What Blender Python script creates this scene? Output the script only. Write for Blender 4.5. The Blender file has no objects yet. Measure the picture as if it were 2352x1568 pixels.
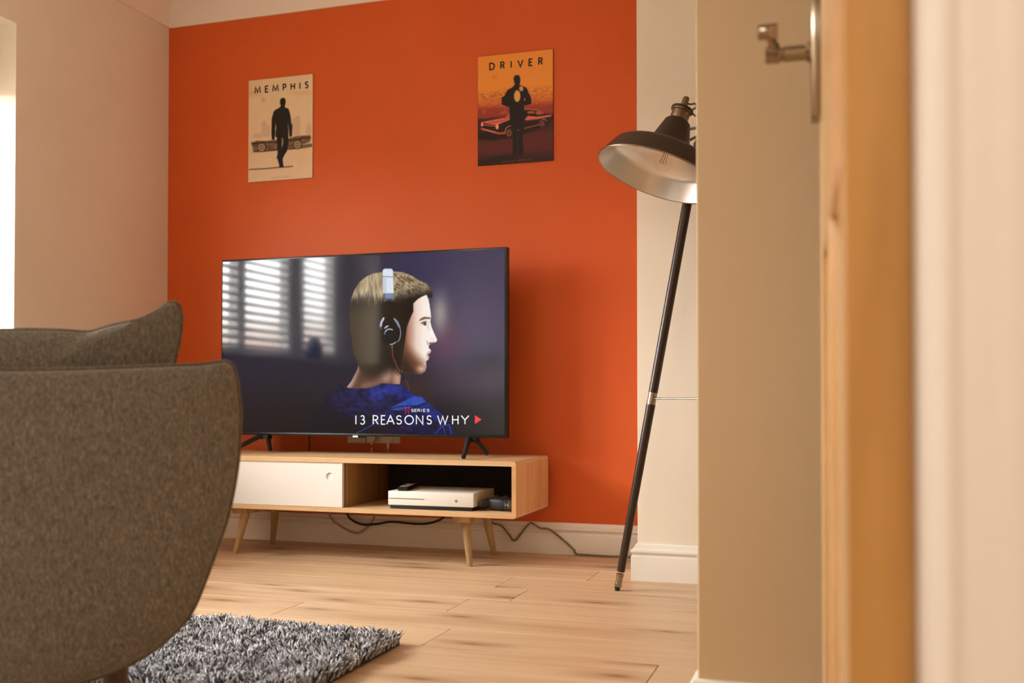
import bpy, bmesh, math, random
import numpy as np
from mathutils import Vector, Matrix
random.seed(7); RNG = np.random.RandomState(7)
C = bpy.context.scene.collection
SC = bpy.context.scene

# ------------------------------------------------------------------ camera
F_PX, YAW, PIT, PY, H = 2363.28, .3140, .0182, 866.64, .6094
cam_d = bpy.data.cameras.new('camera'); cam = bpy.data.objects.new('camera', cam_d); C.objects.link(cam)
cam.location = (0, 0, H)
cam.rotation_euler = (math.pi/2 + PIT, 0, YAW)
cam_d.sensor_width = 36; cam_d.lens = F_PX/2352*36
cam_d.shift_y = (PY-784)/2352
cam_d.clip_start = .02
cam_d.dof.use_dof = True; cam_d.dof.focus_distance = 3.1
cam_d.dof.aperture_fstop = (cam_d.lens/1000)/.0105
SC.camera = cam

# ------------------------------------------------------------------ light
WORLD, HALL, ROOM_FILL = 54.0, 27.0, 8.5
SC.view_settings.view_transform = 'Standard'; SC.view_settings.look = 'None'
SC.view_settings.exposure = 0; SC.view_settings.gamma = 1
SC.view_settings.use_curve_mapping = False
w = bpy.data.worlds.new('daylight'); SC.world = w; w.use_nodes = True
nt = w.node_tree; nt.nodes.clear()
def nn(nt, t, **k):
    n = nt.nodes.new(t)
    for a, b in k.items():
        if a.startswith('i_'): n.inputs[a[2:].replace('_', ' ')].default_value = b
        else: setattr(n, a, b)
    return n
tc = nn(nt, 'ShaderNodeTexCoord'); sx = nn(nt, 'ShaderNodeSeparateXYZ'); nt.links.new(tc.outputs['Generated'], sx.inputs[0])
cr = nn(nt, 'ShaderNodeValToRGB'); nt.links.new(sx.outputs['Z'], cr.inputs[0])
e = cr.color_ramp.elements; e[0].position = .0; e[0].color = (.06, .045, .036, 1)      # distant ground and houses
e[1].position = .085; e[1].color = (.985, 1, .97, 1)                                     # bright overcast sky
m_ = cr.color_ramp.elements.new(.040); m_.color = (.26, .16, .13, 1)
m_ = cr.color_ramp.elements.new(.060); m_.color = (.62, .52, .46, 1)
bg = nn(nt, 'ShaderNodeBackground'); bg.inputs[1].default_value = WORLD
nt.links.new(cr.outputs[0], bg.inputs[0]); wo = nn(nt, 'ShaderNodeOutputWorld'); nt.links.new(bg.outputs[0], wo.inputs[0])
def area(name, loc, rot, sx_, sy_, power, color=(1, 1, 1), portal=False):
    l = bpy.data.lights.new(name, 'AREA'); l.shape = 'RECTANGLE'; l.size = sx_; l.size_y = sy_; l.energy = power; l.color = color
    o = bpy.data.objects.new(name, l); C.objects.link(o); o.location = loc; o.rotation_euler = rot
    if portal: l.cycles.is_portal = True
    return o
area('window_portal', (-3.14, 2.09, 1.33), (0, -math.pi/2, 0), 1.0, 1.80, 1, portal=True)
area('hall_ceiling_light', (-.75, -1.0, 2.33), (0, 0, 0), .7, .7, HALL, (.98, .98, .95))

_l = bpy.data.lights.new('room_fill_light', 'POINT'); _l.energy = ROOM_FILL; _l.shadow_soft_size = .14; _l.color = (1, .90, .79)  # added fill light without a fixture, lifts left wall and upper room
_o = bpy.data.objects.new('room_fill_light', _l); C.objects.link(_o); _o.location = (-1.45, 2.1, 2.02)
SC.cycles.adaptive_threshold = .02; SC.cycles.max_bounces = 8; SC.cycles.diffuse_bounces = 5; SC.cycles.glossy_bounces = 3; SC.cycles.caustics_reflective = False; SC.cycles.caustics_refractive = False

# ------------------------------------------------------------------ maths from the lens
_s, _c, _sp, _cp = math.sin(YAW), math.cos(YAW), math.sin(PIT), math.cos(PIT)
def ray(x, y):
    a = (x-1176)/F_PX; b = -(y-PY)/F_PX
    d = _cp-b*_sp; u = _sp+b*_cp
    return np.array([-_s*d+_c*a, _c*d+_s*a, u])
def at(x, y, Y=None, X=None, Z=None, D=None):
    r = ray(x, y)
    k = Y/r[1] if Y is not None else X/r[0] if X is not None else (Z-H)/r[2] if Z is not None else D
    return Vector((r*k+np.array([0, 0, H])).tolist())
def proj(X, Y, Z):
    Z = Z-H; d = -X*_s+Y*_c; r = X*_c+Y*_s
    d2 = d*_cp+Z*_sp; u2 = -d*_sp+Z*_cp
    return 1176+F_PX*r/d2, PY-F_PX*u2/d2

# ------------------------------------------------------------------ materials
def lin(c):
    return tuple((v/255/12.92 if v/255 <= .04045 else ((v/255+.055)/1.055)**2.4) for v in c)
M = {}
def mat(name, rgb, rough=.5, metal=0, spec=.5, **k):
    m = bpy.data.materials.new(name); m.use_nodes = True; b = m.node_tree.nodes['Principled BSDF']
    b.inputs['Base Color'].default_value = (*lin(rgb), 1); b.inputs['Roughness'].default_value = rough
    b.inputs['Metallic'].default_value = metal; b.inputs['Specular IOR Level'].default_value = spec
    for a, v in k.items(): b.inputs[a.replace('_', ' ')].default_value = v
    M[name] = m; return m
def noise_mix(name, c1, c2, scale=(1, 1, 1), nscale=5, detail=4, lo=.35, hi=.65, bump=0, bdist=.001, rand=False, rough_=None):
    m = M[name]; nt = m.node_tree; b = nt.nodes['Principled BSDF']
    tc = nn(nt, 'ShaderNodeTexCoord'); mp = nn(nt, 'ShaderNodeMapping'); mp.inputs['Scale'].default_value = scale
    nt.links.new(tc.outputs['Object'], mp.inputs[0])
    if rand:
        oi = nn(nt, 'ShaderNodeObjectInfo'); mu = nn(nt, 'ShaderNodeMath', operation='MULTIPLY'); mu.inputs[1].default_value = 90
        nt.links.new(oi.outputs['Random'], mu.inputs[0]); nt.links.new(mu.outputs[0], mp.inputs['Location'])
    no = nn(nt, 'ShaderNodeTexNoise'); no.inputs['Scale'].default_value = nscale; no.inputs['Detail'].default_value = detail
    nt.links.new(mp.outputs[0], no.inputs['Vector'])
    r = nn(nt, 'ShaderNodeValToRGB'); nt.links.new(no.outputs['Fac'], r.inputs[0])
    r.color_ramp.elements[0].position = lo; r.color_ramp.elements[0].color = (*lin(c1), 1)
    r.color_ramp.elements[1].position = hi; r.color_ramp.elements[1].color = (*lin(c2), 1)
    nt.links.new(r.outputs[0], b.inputs['Base Color'])
    if bump:
        bp = nn(nt, 'ShaderNodeBump'); bp.inputs['Strength'].default_value = bump; bp.inputs['Distance'].default_value = bdist
        nt.links.new(no.outputs['Fac'], bp.inputs['Height']); nt.links.new(bp.outputs[0], b.inputs['Normal'])
    return m, mp, no, r
mat('orange_paint', (226, 92, 38), .55, spec=.3); noise_mix('orange_paint', (214, 92, 38), (219, 98, 42), nscale=1.5, bump=.15, bdist=.0006)
mat('cream_paint', (232, 218, 203), .6, spec=.3); noise_mix('cream_paint', (237, 226, 208), (242, 231, 214), nscale=2, bump=.1, bdist=.0005)
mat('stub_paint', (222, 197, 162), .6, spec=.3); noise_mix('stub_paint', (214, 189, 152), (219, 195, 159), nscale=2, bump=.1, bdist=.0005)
mat('hall_paint', (232, 218, 200), .6, spec=.3)
mat('ceiling_paint', (246, 234, 221), .7, spec=.2)
mat('gloss_white', (238, 230, 216), .3); noise_mix('gloss_white', (242, 236, 227), (246, 240, 232), nscale=3)
mat('window_white', (240, 240, 238), .35)
mat('blind_white', (232, 226, 216), .45)
mat('matt_white', (236, 232, 226), .42); noise_mix('matt_white', (234, 230, 224), (238, 234, 229), nscale=3)
mat('bezel', (16, 17, 18), .28); mat('black_plastic', (20, 20, 21), .38); mat('soft_black', (26, 26, 28), .55)
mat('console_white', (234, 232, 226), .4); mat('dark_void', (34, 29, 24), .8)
mat('chrome', (158, 144, 124), .16, 1); mat('nickel', (168, 155, 136), .26, 1); mat('antique_nickel', (142, 128, 106), .32, 1)
mat('lamp_brown', (52, 38, 31), .42); mat('leg_brown', (54, 36, 29), .3); noise_mix('leg_brown', (48, 31, 25), (62, 42, 33), scale=(30, 30, 1.5), nscale=4)
mat('reflector', (232, 230, 228), .30, .8); mat('rim_dark', (40, 30, 25), .4)
mat('walnut', (74, 50, 40), .4); noise_mix('walnut', (62, 42, 34), (88, 60, 47), scale=(20, 20, 1.5), nscale=5)
mat('blue_glaze', (30, 52, 88), .15); mat('grey_cable', (176, 160, 142), .5); mat('black_cable', (28, 27, 27), .5)
mat('white_plastic', (222, 206, 186), .4); mat('twist_cord', (92, 82, 66), .8)
noise_mix('twist_cord', (96, 87, 72), (176, 160, 134), nscale=500, detail=1, lo=.45, hi=.55)
mat('filament', (222, 160, 80), .4); mat('rug_base', (60, 60, 62), .95); mat('felt', (30, 28, 27), .9)
# clear glass
def glass(name, tint=(1, 1, 1), amount=1):
    m = bpy.data.materials.new(name); m.use_nodes = True; nt = m.node_tree; nt.nodes.clear()
    o = nn(nt, 'ShaderNodeOutputMaterial'); mx = nn(nt, 'ShaderNodeMixShader'); t = nn(nt, 'ShaderNodeBsdfTransparent'); t.inputs[0].default_value = (*tint, 1)
    g = nn(nt, 'ShaderNodeBsdfGlossy'); g.inputs['Roughness'].default_value = .02
    fr = nn(nt, 'ShaderNodeFresnel'); ge = nn(nt, 'ShaderNodeNewGeometry'); ir = nn(nt, 'ShaderNodeMath', operation='MULTIPLY_ADD'); ir.inputs[1].default_value = 1/1.45-1.45; ir.inputs[2].default_value = 1.45
    nt.links.new(ge.outputs['Backfacing'], ir.inputs[0]); nt.links.new(ir.outputs[0], fr.inputs[0])
    am = nn(nt, 'ShaderNodeMath', operation='MULTIPLY'); am.inputs[1].default_value = amount; nt.links.new(fr.outputs[0], am.inputs[0]); nt.links.new(am.outputs[0], mx.inputs[0]); nt.links.new(t.outputs[0], mx.inputs[1]); nt.links.new(g.outputs[0], mx.inputs[2]); nt.links.new(mx.outputs[0], o.inputs[0])
    M[name] = m
glass('clear_glass', (.97, .97, .97)); glass('bulb_glass', (.98, .97, .95), .3)
# oak flooring: long grain, soft dark figure and knots
def wood(name, pale, mid, dark, stretch=(1.2, 22, 22), knots=True, rough=.42, axis=0, knot_rgb=(128, 92, 62), streak=.5):
    m = mat(name, mid, rough, spec=.4); nt = m.node_tree; b = nt.nodes['Principled BSDF']
    tc = nn(nt, 'ShaderNodeTexCoord'); oi = nn(nt, 'ShaderNodeObjectInfo')
    mu = nn(nt, 'ShaderNodeVectorMath', operation='SCALE'); mu.inputs[0].default_value = (37, 91, 53); nt.links.new(oi.outputs['Random'], mu.inputs['Scale'])
    ad = nn(nt, 'ShaderNodeVectorMath', operation='ADD'); nt.links.new(tc.outputs['Object'], ad.inputs[0]); nt.links.new(mu.outputs[0], ad.inputs[1])
    def noise(sc, ns, det, dist=0):
        mp = nn(nt, 'ShaderNodeMapping'); mp.inputs['Scale'].default_value = sc; nt.links.new(ad.outputs[0], mp.inputs[0])
        n = nn(nt, 'ShaderNodeTexNoise'); n.inputs['Scale'].default_value = ns; n.inputs['Detail'].default_value = det; n.inputs['Distortion'].default_value = dist
        nt.links.new(mp.outputs[0], n.inputs['Vector']); return n
    sc = list(stretch)
    n1 = noise(sc, 1.3, 6, .4); n2 = noise([v*.28 for v in sc], 1.6, 3, .8); n3 = noise([sc[0]*2, sc[1]*5, sc[2]*5], 2.2, 3)
    r = nn(nt, 'ShaderNodeValToRGB'); nt.links.new(n1.outputs['Fac'], r.inputs[0])
    e = r.color_ramp.elements; e[0].position = .30; e[0].color = (*lin(dark), 1); e[1].position = .72; e[1].color = (*lin(pale), 1)
    q = e.new(.48); q.color = (*lin(mid), 1)
    r2 = nn(nt, 'ShaderNodeValToRGB'); nt.links.new(n2.outputs['Fac'], r2.inputs[0])
    e = r2.color_ramp.elements; e[0].position = .28; e[0].color = (*lin(dark), 1); e[1].position = .62; e[1].color = (*lin(pale), 1)
    mx = nn(nt, 'ShaderNodeMix', data_type='RGBA'); mx.inputs['Factor'].default_value = streak
    nt.links.new(r.outputs[0], mx.inputs['A']); nt.links.new(r2.outputs[0], mx.inputs['B'])
    m3 = nn(nt, 'ShaderNodeMapRange'); m3.inputs[1].default_value = .3; m3.inputs[2].default_value = .7; m3.inputs[3].default_value = .93; m3.inputs[4].default_value = 1.04
    nt.links.new(n3.outputs['Fac'], m3.inputs[0])
    vm = nn(nt, 'ShaderNodeVectorMath', operation='SCALE'); nt.links.new(mx.outputs['Result'], vm.inputs[0]); nt.links.new(m3.outputs[0], vm.inputs['Scale'])
    out = vm.outputs[0]
    if knots:
        nd = noise([v*.5 for v in sc], 2.0, 2)
        off = nn(nt, 'ShaderNodeVectorMath', operation='MULTIPLY_ADD'); off.inputs[1].default_value = (.10, .02, .02) if axis == 0 else (.02, .02, .1)
        nt.links.new(nd.outputs['Color'], off.inputs[0]); nt.links.new(ad.outputs[0], off.inputs[2])
        mp = nn(nt, 'ShaderNodeMapping'); mp.inputs['Scale'].default_value = (2.0, 7.5, 7.5) if axis == 0 else (7.5, 7.5, 2.0); nt.links.new(off.outputs[0], mp.inputs[0])
        vo = nn(nt, 'ShaderNodeTexVoronoi', voronoi_dimensions='2D' if axis == 0 else '3D'); vo.inputs['Scale'].default_value = 1.0; nt.links.new(mp.outputs[0], vo.inputs['Vector'])
        kr = nn(nt, 'ShaderNodeValToRGB'); nt.links.new(vo.outputs['Distance'], kr.inputs[0])
        e = kr.color_ramp.elements; e[0].position = .02; e[0].color = (.9, .9, .9, 1); e[1].position = .30; e[1].color = (0, 0, 0, 1); q = e.new(.10); q.color = (.38, .38, .38, 1)
        gate = nn(nt, 'ShaderNodeSeparateXYZ'); nt.links.new(vo.outputs['Color'], gate.inputs[0])
        gt = nn(nt, 'ShaderNodeMath', operation='GREATER_THAN'); gt.inputs[1].default_value = .45; nt.links.new(gate.outputs[0], gt.inputs[0])
        kk = nn(nt, 'ShaderNodeMath', operation='MULTIPLY'); nt.links.new(kr.outputs[0], kk.inputs[0]); nt.links.new(gt.outputs[0], kk.inputs[1])
        mk = nn(nt, 'ShaderNodeMix', data_type='RGBA'); nt.links.new(kk.outputs[0], mk.inputs['Factor']); nt.links.new(out, mk.inputs['A']); mk.inputs['B'].default_value = (*lin(knot_rgb), 1)
        out = mk.outputs['Result']
    nt.links.new(out, b.inputs['Base Color'])
    bp = nn(nt, 'ShaderNodeBump'); bp.inputs['Strength'].default_value = .12; bp.inputs['Distance'].default_value = .0006
    nt.links.new(n1.outputs['Fac'], bp.inputs['Height']); nt.links.new(bp.outputs[0], b.inputs['Normal'])
    return m
wood('floor_oak', (220, 190, 154), (209, 176, 139), (190, 153, 115), rough=.40, knot_rgb=(140, 98, 66))
wood('cabinet_oak', (230, 196, 152), (220, 182, 136), (202, 158, 110), stretch=(2.2, 30, 30), knots=False, rough=.45)
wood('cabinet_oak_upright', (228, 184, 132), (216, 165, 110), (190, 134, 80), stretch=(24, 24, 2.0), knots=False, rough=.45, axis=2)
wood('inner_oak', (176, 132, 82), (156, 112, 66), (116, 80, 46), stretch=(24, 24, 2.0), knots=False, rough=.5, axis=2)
wood('leg_oak', (198, 168, 126), (178, 148, 106), (144, 114, 78), stretch=(26, 26, 3), knots=False, rough=.45, axis=2)
wood('pine', (236, 202, 154), (226, 188, 136), (206, 162, 108), stretch=(14, 14, 1.0), knots=True, rough=.24, axis=2, knot_rgb=(150, 92, 44))
wood('pine_shaded', (206, 158, 94), (192, 140, 72), (172, 116, 52), stretch=(14, 14, 1.0), knots=False, rough=.4, axis=2)  # same pine, darkened: shade on the hinge edge put into the colour
# heather upholstery
def fabric(name, a, b_, c):
    m = mat(name, b_, .9, spec=.15); nt = m.node_tree; b = nt.nodes['Principled BSDF']
    tc = nn(nt, 'ShaderNodeTexCoord'); res = []
    for sc, ns in (((230, 230, 95), 1.0), ((560, 560, 210), 1.0), ((320, 320, 110), 1.0)):
        mp = nn(nt, 'ShaderNodeMapping'); mp.inputs['Scale'].default_value = sc; nt.links.new(tc.outputs['Object'], mp.inputs[0])
        n = nn(nt, 'ShaderNodeTexNoise'); n.inputs['Scale'].default_value = ns; n.inputs['Detail'].default_value = 3; n.inputs['Distortion'].default_value = .6; nt.links.new(mp.outputs[0], n.inputs['Vector']); res.append(n)
    ad = nn(nt, 'ShaderNodeMath', operation='ADD'); nt.links.new(res[0].outputs['Fac'], ad.inputs[0]); nt.links.new(res[1].outputs['Fac'], ad.inputs[1])
    ad2 = nn(nt, 'ShaderNodeMath', operation='ADD'); nt.links.new(ad.outputs[0], ad2.inputs[0]); nt.links.new(res[2].outputs['Fac'], ad2.inputs[1])
    mr = nn(nt, 'ShaderNodeMapRange'); mr.inputs[1].default_value = 1.15; mr.inputs[2].default_value = 1.85; nt.links.new(ad2.outputs[0], mr.inputs[0])
    r = nn(nt, 'ShaderNodeValToRGB'); nt.links.new(mr.outputs[0], r.inputs[0]); e = r.color_ramp.elements
    e[0].color = (*lin(a), 1); e[1].color = (*lin(c), 1); q = e.new(.5); q.color = (*lin(b_), 1)
    nt.links.new(r.outputs[0], b.inputs['Base Color'])
    bp = nn(nt, 'ShaderNodeBump'); bp.inputs['Strength'].default_value = .5; bp.inputs['Distance'].default_value = .0012
    nt.links.new(ad.outputs[0], bp.inputs['Height']); nt.links.new(bp.outputs[0], b.inputs['Normal'])
    b.inputs['Sheen Weight'].default_value = .2
fabric('upholstery', (94, 92, 88), (121, 118, 112), (152, 148, 140))
fabric('piping_fabric', (78, 73, 66), (104, 97, 86), (130, 121, 107))
def attr_mat(name, emit=0, rough=.6, spec=.3):
    m = mat(name, (0, 0, 0), rough, spec=spec); nt = m.node_tree; b = nt.nodes['Principled BSDF']
    a = nn(nt, 'ShaderNodeAttribute', attribute_name='print')
    if emit:
        nt.links.new(a.outputs['Color'], b.inputs['Emission Color']); b.inputs['Emission Strength'].default_value = emit
    else: nt.links.new(a.outputs['Color'], b.inputs['Base Color'])
attr_mat('screen_picture', emit=1.0, rough=.06, spec=.5)
attr_mat('poster_print', rough=.5); attr_mat('rug_pile', rough=.95, spec=.1)
mat('poster_edge_cream', (214, 190, 156), .5); mat('poster_edge_dark', (70, 34, 28), .5); mat('ink', (20, 15, 13), .5)
for n_, c_ in (('lit_white', (250, 250, 250)), ('lit_red', (240, 62, 70)), ('lit_logo_red', (214, 30, 44))):
    mat(n_, (0, 0, 0), .1); b_ = M[n_].node_tree.nodes['Principled BSDF']; b_.inputs['Emission Color'].default_value = (*lin(c_), 1); b_.inputs['Emission Strength'].default_value = 1

# ------------------------------------------------------------------ builders
WO = {}     # world position of each object's origin
def link(o, org, parent):
    C.objects.link(o); WO[o.name] = Vector(org)
    o.location = Vector(org)-(WO[parent.name] if parent else Vector())
    if parent: o.parent = parent
    return o
def mk(name, verts, faces, m, parent=None, smooth=False, mats=None, fmat=None, auto=None):
    v = np.array([tuple(p) for p in verts], float)
    lo, hi = v.min(0), v.max(0); org = np.array([(lo[0]+hi[0])/2, (lo[1]+hi[1])/2, lo[2]])
    me = bpy.data.meshes.new(name); me.from_pydata((v-org).tolist(), [], [tuple(f) for f in faces])
    for q in (mats or [m]): me.materials.append(M[q])
    if fmat:
        for p, k in zip(me.polygons, fmat): p.material_index = k
    bm = bmesh.new(); bm.from_mesh(me); bmesh.ops.recalc_face_normals(bm, faces=bm.faces); bm.to_mesh(me); bm.free()
    if smooth: me.polygons.foreach_set('use_smooth', [True]*len(me.polygons))
    if smooth and auto is not None:
        me.set_sharp_from_angle(angle=math.radians(auto))
    o = bpy.data.objects.new(name, me)
    return link(o, org, parent)
def empty(name, loc):
    o = bpy.data.objects.new(name, None); o.empty_display_size = .05; return link(o, loc, None)
def tag(o, label, cat, group=None):
    o['label'] = label; o['category'] = cat
    if group: o['group'] = group
    return o
def struct(o): o['kind'] = 'structure'; return o
def boxvf(x0, x1, y0, y1, z0, z1):
    v = [(x0, y0, z0), (x1, y0, z0), (x1, y1, z0), (x0, y1, z0), (x0, y0, z1), (x1, y0, z1), (x1, y1, z1), (x0, y1, z1)]
    return v, [(0, 3, 2, 1), (4, 5, 6, 7), (0, 1, 5, 4), (1, 2, 6, 5), (2, 3, 7, 6), (3, 0, 4, 7)]
def bevelvf(v, f, bev, seg=2):
    bm = bmesh.new(); vs = [bm.verts.new(p) for p in v]
    for q in f: bm.faces.new([vs[i] for i in q])
    bmesh.ops.bevel(bm, geom=bm.edges[:], offset=bev, segments=seg, affect='EDGES', profile=.5)
    bm.verts.index_update()
    r = [tuple(p.co) for p in bm.verts], [tuple(p.index for p in q.verts) for q in bm.faces]; bm.free(); return r
def box(name, x0, x1, y0, y1, z0, z1, m, parent=None, bev=0, seg=2, xf=None):
    v, f = boxvf(x0, x1, y0, y1, z0, z1)
    if bev: v, f = bevelvf(v, f, bev, seg)
    if xf: v = [xf @ Vector(p) for p in v]
    return mk(name, v, f, m, parent, smooth=bool(bev), auto=40 if bev else None)
def join(parts):
    V, Fc = [], []
    for v, f in parts:
        k = len(V); V += [tuple(p) for p in v]; Fc += [tuple(i+k for i in q) for q in f]
    return V, Fc
def tubevf(pts, r, n=10, cap=True):
    P = [Vector(p) for p in pts]; rr = r if hasattr(r, '__len__') else [r]*len(P)
    V, Fc = [], []; up = None
    for i, p in enumerate(P):
        t = (P[min(i+1, len(P)-1)]-P[max(i-1, 0)]).normalized()
        if up is None: up = t.orthogonal().normalized()
        up = (up-t*up.dot(t)).normalized(); b = t.cross(up)
        for k in range(n):
            a = 2*math.pi*k/n; V.append(p+(up*math.cos(a)+b*math.sin(a))*rr[i])
    for i in range(len(P)-1):
        for k in range(n): Fc.append((i*n+k, i*n+(k+1) % n, (i+1)*n+(k+1) % n, (i+1)*n+k))
    if cap: Fc += [tuple(range(n))[::-1], tuple((len(P)-1)*n+k for k in range(n))]
    return V, Fc
def tube(name, pts, r, m, parent=None, n=10, auto=50):
    return mk(name, *tubevf(pts, r, n), m, parent, smooth=True, auto=auto)
def spline(pts, k=8, closed=False):
    P = [Vector(p) for p in pts]; n = len(P); out = []
    for i in range(n if closed else n-1):
        g = lambda j: P[j % n] if closed else P[max(0, min(n-1, j))]
        a, b, c, d = g(i-1), g(i), g(i+1), g(i+2)
        for s in range(k):
            t = s/k; out.append(.5*((2*b)+(c-a)*t+(2*a-5*b+4*c-d)*t*t+(3*b-a-3*c+d)*t**3))
    if not closed: out.append(P[-1])
    return out
def lathevf(prof, org, axis, n=32, closed=False):
    org = Vector(org)
    a = Vector(axis).normalized(); u = a.orthogonal().normalized(); w_ = a.cross(u); org = Vector(org); V, Fc = [], []
    for r, h in prof:
        for k in range(n):
            t = 2*math.pi*k/n; V.append(org+a*h+(u*math.cos(t)+w_*math.sin(t))*max(r, 1e-5))
    L = len(prof)
    for i in range(L if closed else L-1):
        j = (i+1) % L
        for k in range(n): Fc.append((i*n+k, i*n+(k+1) % n, j*n+(k+1) % n, j*n+k))
    return V, Fc
def lathe(name, prof, org, axis, m, parent=None, n=32, closed=False, auto=35):
    return mk(name, *lathevf(prof, org, axis, n, closed), m, parent, smooth=True, auto=auto)
def extrude(name, outline, fn, a, b, m, parent=None, smooth=False):
    """outline: 2-D points; fn(p, q, t) -> world point; swept from t=a to t=b"""
    n = len(outline); V = [fn(p, q, a) for p, q in outline]+[fn(p, q, b) for p, q in outline]
    Fc = [tuple(range(n)), tuple(range(2*n-1, n-1, -1))]+[(i, (i+1) % n, n+(i+1) % n, n+i) for i in range(n)]
    return mk(name, V, Fc, m, parent, smooth=smooth, auto=35 if smooth else None)

# ================================================================== THE ROOM
W, XL, ZC = 3.8617, -2.861, 2.36        # orange wall, left wall, ceiling
XR = 1.25; YH = .60                      # right wall, hall face of the door wall
YP, XP = 3.3926, -.6627                  # pier
YS, XS = 1.807, -.248                    # stub wall
struct(box('wall_back', XL-.3, XP+.05, W, W+.12, 0, ZC, 'orange_paint'))
# left wall with the window opening
WY0, WY1, WZ0, WZ1 = 1.205, 2.978, .80, 1.965
v, f = join([boxvf(XL-.30, XL, -1.6, WY0, 0, ZC), boxvf(XL-.30, XL, WY1, W+.12, 0, ZC), boxvf(XL-.30, XL, WY0, WY1, 0, WZ0), boxvf(XL-.30, XL, WY0, WY1, WZ1, ZC)])
struct(mk('wall_left', v, f, 'cream_paint'))
struct(box('wall_pier', XP, XR, YP, W+.12, 0, ZC, 'cream_paint', bev=.003))
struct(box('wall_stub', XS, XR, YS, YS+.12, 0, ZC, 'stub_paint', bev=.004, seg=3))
struct(box('wall_right', XR, XR+.12, -1.6, W+.12, 0, ZC, 'cream_paint'))
# wall between hall and room, with the doorway
DX0, DX1, DZ = -.80, .042, 2.02
v, f = join([boxvf(XL, DX0-.03, YH, YH+.10, 0, ZC), boxvf(DX1+.03, XR, YH, YH+.10, 0, ZC), boxvf(DX0-.03, DX1+.03, YH, YH+.10, DZ+.03, ZC)])
struct(mk('wall_front', v, f, 'cream_paint'))
struct(box('wall_hall', XL, XR, -1.72, -1.6, 0, ZC, 'hall_paint'))
struct(box('wall_hall_left', -1.45, -1.35, -1.6, YH, 0, ZC, 'hall_paint'))
struct(box('ceiling', XL-.3, XR+.12, -1.72, W+.12, ZC, ZC+.1, 'ceiling_paint'))
# coving: ceiling profile
cov = [(0, 0), (0, -.114), (.010, -.114), (.012, -.104)]+[(.012+.088*math.sin(t), -.016-.088*math.cos(t)) for t in np.linspace(0.08, math.pi/2-.02, 10)][0:]+[(.102, -.010), (.114, -.010), (.114, 0)]
cov = [(0, 0), (0, -.114), (.008, -.114), (.010, -.102)]+[(.100-.090*math.cos(t), -.102+.090*math.sin(t)) for t in np.linspace(.05, math.pi/2-.05, 9)]+[(.102, -.010), (.114, -.008), (.114, 0)]
struct(extrude('trim_1', cov, lambda p, q, t: (t, W-p, ZC+q), XL, XP+.1, 'ceiling_paint', smooth=True))
struct(extrude('trim_2', cov, lambda p, q, t: (XL+p, t, ZC+q), .7, W, 'ceiling_paint', smooth=True))
struct(extrude('trim_3', cov, lambda p, q, t: (t, YP-p, ZC+q), XP-.1, XR, 'ceiling_paint', smooth=True))
# moulded skirting
sk = [(0, 0), (.019, 0), (.019, .078), (.0175, .081), (.014, .083), (.014, .086), (.018, .089), (.0205, .095), (.019, .101), (.015, .104), (.011, .106), (.009, .112), (.006, .118), (.0, .120)]
def sk_tag(o): return struct(o)
sk_tag(extrude('baseboard_back', sk, lambda p, q, t: (t, W-p, q), XL, XP, 'gloss_white', smooth=True))
sk_tag(extrude('baseboard_left', sk, lambda p, q, t: (XL+p, t, q), .70, W, 'gloss_white', smooth=True))
def wrap_sk(name, x, y, xr, yback):
    """skirting that turns the corner of a wall end: front along +X and return along +Y"""
    n = len(sk); path = [(x, yback, -1, 0), (x, y, -1, -1), (xr, y, 0, -1)]
    V = [(px+dx*p, py+dy*p, q) for px, py, dx, dy in path for p, q in sk]
    Fc = [(i*n+k, i*n+(k+1) % n, (i+1)*n+(k+1) % n, (i+1)*n+k) for i in range(2) for k in range(n)]+[tuple(range(n)), tuple(2*n+k for k in range(n))[::-1]]
    return struct(mk(name, V, Fc, 'gloss_white', smooth=True, auto=35))
wrap_sk('baseboard_pier', XP, YP, XR, W)
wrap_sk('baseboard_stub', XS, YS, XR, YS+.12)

# ---- floor: boards running along X
fl = struct(box('floor', XL-.3, XR+.12, -1.72, W+.12, -.06, -.014, 'felt'))
PW = .196; Y0 = 3.317; rows = []
k = 0
y_hi = Y0+3*PW
joints = {0: -1.071, 2: -1.082, 5: -.408}     # seen cross joints by row below Y0
r_i = -3
while y_hi > .62:
    y_lo = y_hi-PW
    ya, yb = max(y_lo, .60), min(y_hi, W-.002)
    if yb-ya > .01:
        L = 1.29; x = joints.get(r_i, random.uniform(-1.6, -.4))
        cuts = [XL]; s = x
        while s > XL+.15: s -= L
        s += L
        while s < XR: cuts.append(s); s += L
        cuts.append(XR)
        for a, b_ in zip(cuts[:-1], cuts[1:]):
            if b_-a < .02: continue
            g = .0006
            v, f = boxvf(a+g, b_-g, ya+g, yb-g, -.014, 0)
            c = .0018                                             # small bevel on the long edges only
            V = [(a+g, ya+g, -.014), (b_-g, ya+g, -.014), (b_-g, yb-g, -.014), (a+g, yb-g, -.014),
                 (a+g, ya+g, -c), (b_-g, ya+g, -c), (b_-g, yb-g, -c), (a+g, yb-g, -c),
                 (a+g+c*.5, ya+g+c, 0), (b_-g-c*.5, ya+g+c, 0), (b_-g-c*.5, yb-g-c, 0), (a+g+c*.5, yb-g-c, 0)]
            Fc = [(0, 3, 2, 1), (8, 9, 10, 11)]+[(i, (i+1) % 4, 4+(i+1) % 4, 4+i) for i in range(4)]+[(4+i, 4+(i+1) % 4, 8+(i+1) % 4, 8+i) for i in range(4)]
            mk('plank', V, Fc, 'floor_oak', fl)
    y_hi = y_lo; r_i += 1
box('hall_flooring', -1.45, XR, -1.6, .5985, -.014, 0, 'floor_oak', fl)

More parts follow.
